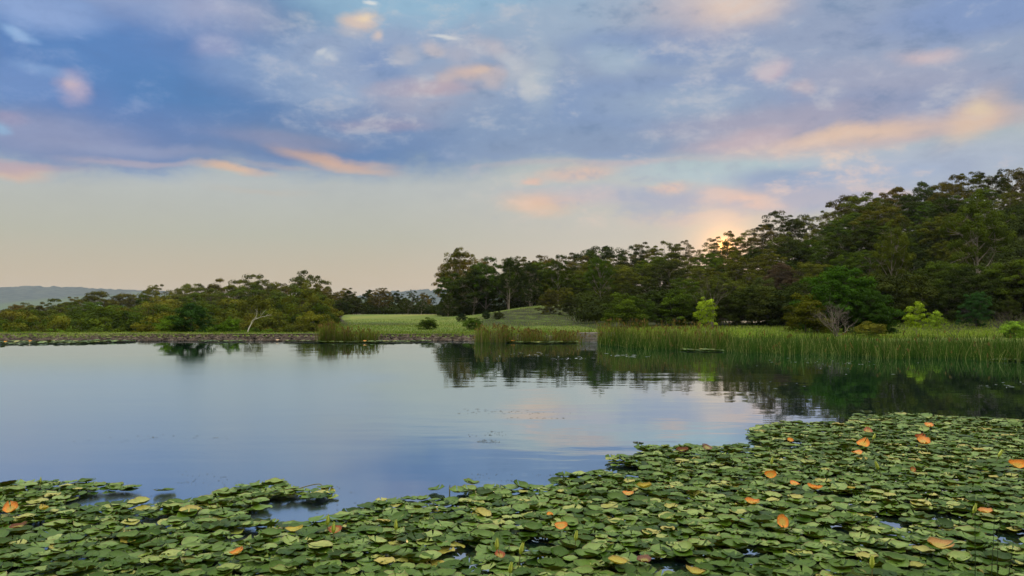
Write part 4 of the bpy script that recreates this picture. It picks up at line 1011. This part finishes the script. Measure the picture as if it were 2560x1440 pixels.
for px, py, rad, c_, tl, lab in WITH:
    if 'afloat' in lab: continue
    x, y = on_water(px, py, .08); o = link('withered_pad', DEAD_ME[int(rg.integers(0, 6))]); o.color = c_
    rad *= .60; tl *= .7
    Mt = Matrix.Translation((x, y, .09 + math.sin(R(tl)) * rad * .5)) @ Matrix.Rotation(R(tl), 4, 'X') @ Matrix.Rotation(rg.uniform(0, 6.28), 4, 'Z') @ Matrix.Scale(rad, 4)
    o.matrix_world = Mt; prop(o, lab, 'withered pad')
# buds
def bud_geo():
    n_ = 10; A = Acc(); prof_ = [(0, .012), (.012, .0175), (.035, .021), (.06, .018), (.085, .010), (.098, .002)]
    v = []; 
    for z_, r_ in prof_:
        for k_ in range(n_):
            rr_ = r_ * (1 + .10 * math.cos(4 * 2 * math.pi * k_ / n_)); v.append((rr_ * math.cos(2 * math.pi * k_ / n_), rr_ * math.sin(2 * math.pi * k_ / n_), z_))
    f = [(i * n_ + k_, i * n_ + (k_ + 1) % n_, (i + 1) * n_ + (k_ + 1) % n_, (i + 1) * n_ + k_) for i in range(5) for k_ in range(n_)]
    A.add(v, f)
    return A
def petal_geo():
    A = Acc()
    for k_ in range(4):
        a_ = k_ * 1.571 + .4; c_, s_ = math.cos(a_), math.sin(a_)
        v = []
        for z_, r_, w__ in ((.03, .0215, .009), (.06, .020, .009), (.09, .014, .006), (.112, .010, .0015)):
            v += [(c_ * r_ - s_ * w__, s_ * r_ + c_ * w__, z_), (c_ * r_ + s_ * w__, s_ * r_ - c_ * w__, z_)]
        A.add(v, [(0, 1, 3, 2), (2, 3, 5, 4), (4, 5, 7, 6)])
    return A
bud_me = bud_geo().mesh('bud_body', M_bud, True); pet_me = petal_geo().mesh('bud_sepals', M_budtip, True)
stalk_me = Acc(); stalk_me.add(*tube([(0, 0, -.12), (.006, 0, 0), (0, 0, .12)], [.005, .005, .006], 6)); stalk_me = stalk_me.mesh('bud_stalk', M_stalk, True)
BUDS = [(817, 1318, 6, 1.15, 'upper left bud of the pair of yellow-green buds'), (832, 1338, 4, 1.15, 'lower right bud of the pair of yellow-green buds'), (989, 1330, 2, 1.1, 'lone pale lily bud right of the pair of buds'),
        (1241, 1381, 3, 1.15, 'upright lily bud, left of the two middle buds'), (1297, 1391, 14, 1.15, 'leaning lily bud, right of the two middle buds'), (1437, 1356, 8, 1.05, 'green lily bud near the bright orange triangular pad'),
        (1272, 1437, 10, 1.0, 'lily bud cut by the bottom border in the middle'), (2179, 1428, 2, 1.2, 'stout lily bud over dark water near the bottom right'), (2430, 1288, 16, 1.15, 'cream lily bud on a curved stalk beside the thin tall stems'),
        (2490, 1146, 30, 1.3, 'pale slanting lily bud near the right side'), (2200, 1178, -20, 1.3, 'thin bright lily bud right of the upright folded orange pad'), (1926, 1164, 12, 1.1, 'slim lily bud above the upright folded orange pad'),
        (2178, 1102, 25, 1.2, 'small lily bud leaning over the big orange pad'), (101, 1208, 2, .8, 'small lily bud at the left tip of the raft')]
for px, py, tl, s_, lab in BUDS:
    x, y = on_water(px, py, .10); o = empty('lily_bud', (x, y, .07), rg.uniform(0, 6.28) * 0); o.rotation_euler = (0, R(tl), 0); s_ *= .66; o.scale = (s_, s_, s_ * 1.1)
    prop(o, lab, 'lily bud')
    link('stalk', stalk_me, o, (0, 0, -.02)); b_ = link('bud', bud_me, o, (0, 0, .06)); link('sepal', pet_me, o, (0, 0, .06))
# thin tall stems at the lower right
for px, py0, py1, dx_, lab in ((2437, 1600, 1250, 0, 'tallest thin upright stem over the pads at the lower right'), (2470, 1560, 1297, 16, 'second thin stem, just right of the tallest one'),
                             (2486, 1540, 1320, 10, 'third thin stem, between two taller ones at the lower right'), (2500, 1500, 1352, 34, 'short slanting thin stem at the lower right')):
    Y = 5.6; a_ = at_dist(px, py0, Y); b_ = at_dist(px + dx_, py1, Y); b_.y = Y; a_.z = -.2
    A = Acc(); A.add(*tube([a_, a_.lerp(b_, .5) + Vector((.004, 0, 0)), b_], [.0035, .003, .0015], 5))
    prop(link('reed_stem', A.mesh('reed_stem', flat_mat('dark_stem', (.02, .035, .01, 1)) if 'dark_stem' not in bpy.data.materials else bpy.data.materials['dark_stem'], True)), lab, 'reed stem')
# arched dead stalk, floating stick, upright stub
A = Acc(); pts_ = [at_dist(a, b, 8.75) for a, b in ((745, 1222), (765, 1216), (785, 1211), (800, 1210), (808, 1216), (810, 1226))]
A.add(*tube(pts_, [.006, .006, .006, .006, .005, .004], 6)); prop(link('dead_stalk', A.mesh('dead_stalk', M_stalk, True)), 'arched brown stalk bending over the last pads of the small spit', 'stalk')
A = Acc(); x0, y0 = on_water(1450, 1190); x1, y1 = on_water(1515, 1176)
A.add(*tube([(x0, y0, .02), ((x0 + x1) / 2, (y0 + y1) / 2, .03), (x1, y1, .012)], [.007, .008, .004], 6)); prop(link('floating_stick', A.mesh('floating_stick', M_stalk, True)), 'straight brown stick floating by the raft edge', 'stick')
A = Acc(); x0, y0 = on_water(1124, 1232); A.add(*tube([(x0, y0, -.05), (x0, y0, .05), (x0 + .004, y0, .085)], [.006, .008, .003], 6)); prop(link('stub', A.mesh('stub', M_stalk, True)), 'thin upright stub in the water right of a drifting pad', 'stub')

# far rafts of pads along the dam and before the reeds
def far_raft(label, quadpx, n, r0, r1, seed, orange=0.0):
    rr_ = np.random.default_rng(seed); lst = []; tries = 0
    (pa, pb, ya, yb) = quadpx
    for i in range(n):
        px = rr_.uniform(pa, pb); u = rr_.random(); fade = min(1, (pb - px) / (pb - pa) * 3 + .25)
        y = ya(px) + (yb(px) - ya(px)) * u
        x = (px - CX) / F_PX * y; rad = rr_.uniform(r0, r1); tl = abs(rr_.normal(0, 5))
        Mt = Matrix.Translation((x, y, .03 + rr_.random() * .03 + math.sin(R(tl)) * rad * .5)) @ Matrix.Rotation(R(tl), 4, Vector((rr_.normal(), rr_.normal(), 0)).normalized()) @ Matrix.Rotation(rr_.uniform(0, 6.28), 4, 'Z') @ Matrix.Diagonal((rad, rad, rad * .5, 1))
        lst.append((Mt, int(rr_.integers(0, 14))))
    join_pads(lst, 'lily_pads', label)
def L(*p):
    xs_ = [a for a, _ in p]; ys_ = [b for _, b in p]
    return lambda q_: float(np.interp(q_, xs_, ys_))
far_raft('long raft of small lily pads along the left end of the dam bank', (-250, 335, L((-250, 40), (0, 41.5), (200, 42.5), (335, 44.8)), L((-250, 45), (335, 45.4))), 900, .11, .17, 51)
far_raft('small patch of lily pads under the tallest bushy tree', (500, 612, L((500, 44.2), (612, 44.8)), L((500, 45.2), (612, 45.3))), 110, .10, .17, 52)
far_raft('strip of lily pads before the left reed bed', (715, 1075, L((715, 44.6), (850, 43.4), (1000, 43.6), (1075, 44.8)), L((715, 45.1), (1075, 45.2))), 420, .10, .17, 53)
far_raft('strip of lily pads before the middle reed bed', (1265, 1440, L((1265, 43.9), (1340, 42.7), (1440, 43.4)), L((1265, 44.1), (1440, 44.2))), 180, .10, .17, 54)
far_raft('small patch of lily pads against the right reed bed', (1705, 1805, L((1705, 36.0), (1750, 35.3), (1805, 35.4)), L((1705, 36.5), (1805, 35.9))), 70, .10, .16, 55)
far_raft('patch of lily pads at the right end of the right reed bed', (2480, 2750, L((2480, 29.3), (2750, 27.6)), L((2480, 30.0), (2750, 29.3))), 140, .10, .16, 56)
# a few withered ones on them
for px, Y, c_, lab in ((16, 42.8, ORANGE, 'orange speck of a pad at the left end of the far raft'), (78, 43.6, ORANGE, 'second orange speck of a pad on the far left raft'), (913, 43.8, ORANGE, 'orange pad on the strip before the left reed bed'), (1282, 43.9, ORANGE, 'orange pad at the left tip of the strip before the middle reeds'), (695, 45.0, (.6, .4, .3, 1), 'pinkish pad at the left tip of the strip before the left reed bed')):
    o = link('withered_pad', DEAD_ME[1]); o.color = c_; o.matrix_world = Matrix.Translation(((px - CX) / F_PX * Y, Y, .10)) @ Matrix.Rotation(R(20), 4, 'X') @ Matrix.Scale(.10, 4); prop(o, lab, 'withered pad')

# specks of weed and pale ripple streaks on the open water
def specks(label, px0, px1, py0, py1, n, s0, s1, m, seed):
    rr_ = np.random.default_rng(seed); A = Acc(); nc = max(3, n // 10); cs = [(rr_.uniform(px0, px1), rr_.uniform(py0, py1)) for _ in range(nc)]
    for i in range(n):
        c_ = cs[int(rr_.integers(0, nc))]; x, y = on_water(c_[0] + rr_.normal(0, (px1 - px0) * .10), c_[1] + rr_.normal(0, max(1.2, (py1 - py0) * .05)))
        a_ = rr_.uniform(0, 6.28); l_ = rr_.uniform(s0, s1); w__ = l_ * rr_.uniform(.12, .35); ca, sa = math.cos(a_), math.sin(a_)
        A.add([(x - ca * l_, y - sa * l_, .004), (x + sa * w__, y - ca * w__, .007), (x + ca * l_, y + sa * l_, .004), (x - sa * w__, y + ca * w__, .006)], [(0, 1, 2, 3)])
    prop(link('weed_and_ripple_specks', A.mesh('weed_and_ripple_specks', m)), label, 'weed', kind='stuff')
specks('dark specks of weed on the water off the small cove', 830, 1100, 1225, 1300, 110, .006, .022, M_scum, 61)
specks('dark specks of weed on the open water in the middle', 1150, 1260, 1080, 1108, 70, .01, .035, M_scum, 62)
specks('thin line of weed specks across the bright reflection', 1130, 1560, 1020, 1045, 70, .012, .05, M_scum, 63)
specks('sparse weed specks near the raft edge', 1190, 1400, 1185, 1215, 70, .005, .02, M_scum, 64)
specks('pale flecks of scum on the dark reflection at the right', 1900, 2560, 905, 1010, 70, .02, .08, M_scum_ripple, 65)
specks('pale streaks for bright ripples below the spillway', 1290, 1600, 868, 900, 60, .04, .16, M_scum_ripple, 66)  # flat pale flecks stand in for bright ripples on the water

specks('dark specks of weed drifting off the left part of the raft', 380, 760, 1180, 1250, 90, .005, .02, M_scum, 67)
specks('thin line of debris drifting across the left water', 60, 560, 1060, 1110, 30, .008, .04, M_scum, 68)
specks('weed specks along the foot of the dam bank', 300, 1200, 856, 862, 160, .02, .10, M_scum, 69)
# ------------------------------------------------------------------ haze
hz = bpy.data.materials.new('haze'); hz.use_nodes = True; t = NT(hz.node_tree)
pv = t.n.new('ShaderNodeVolumePrincipled'); pv.inputs['Color'].default_value = (0.62, 0.72, 0.85, 1); pv.inputs['Density'].default_value = 0.00007; pv.inputs['Anisotropy'].default_value = 0.0
ho = t.n.new('ShaderNodeOutputMaterial'); t.l.new(pv.outputs[0], ho.inputs['Volume'])
x0, x1, y0, y1, z0, z1 = -9100, 9100, -6100, 9100, -60, 140
v = [(x0, y0, z0), (x1, y0, z0), (x1, y1, z0), (x0, y1, z0), (x0, y0, z1), (x1, y0, z1), (x1, y1, z1), (x0, y1, z1)]
o = link('haze', mesh_np('haze', v, [(0, 3, 2, 1), (4, 5, 6, 7), (0, 1, 5, 4), (1, 2, 6, 5), (2, 3, 7, 6), (3, 0, 4, 7)], hz))
prop(o, 'thin bluish evening haze over the far hills', 'haze', kind='stuff')
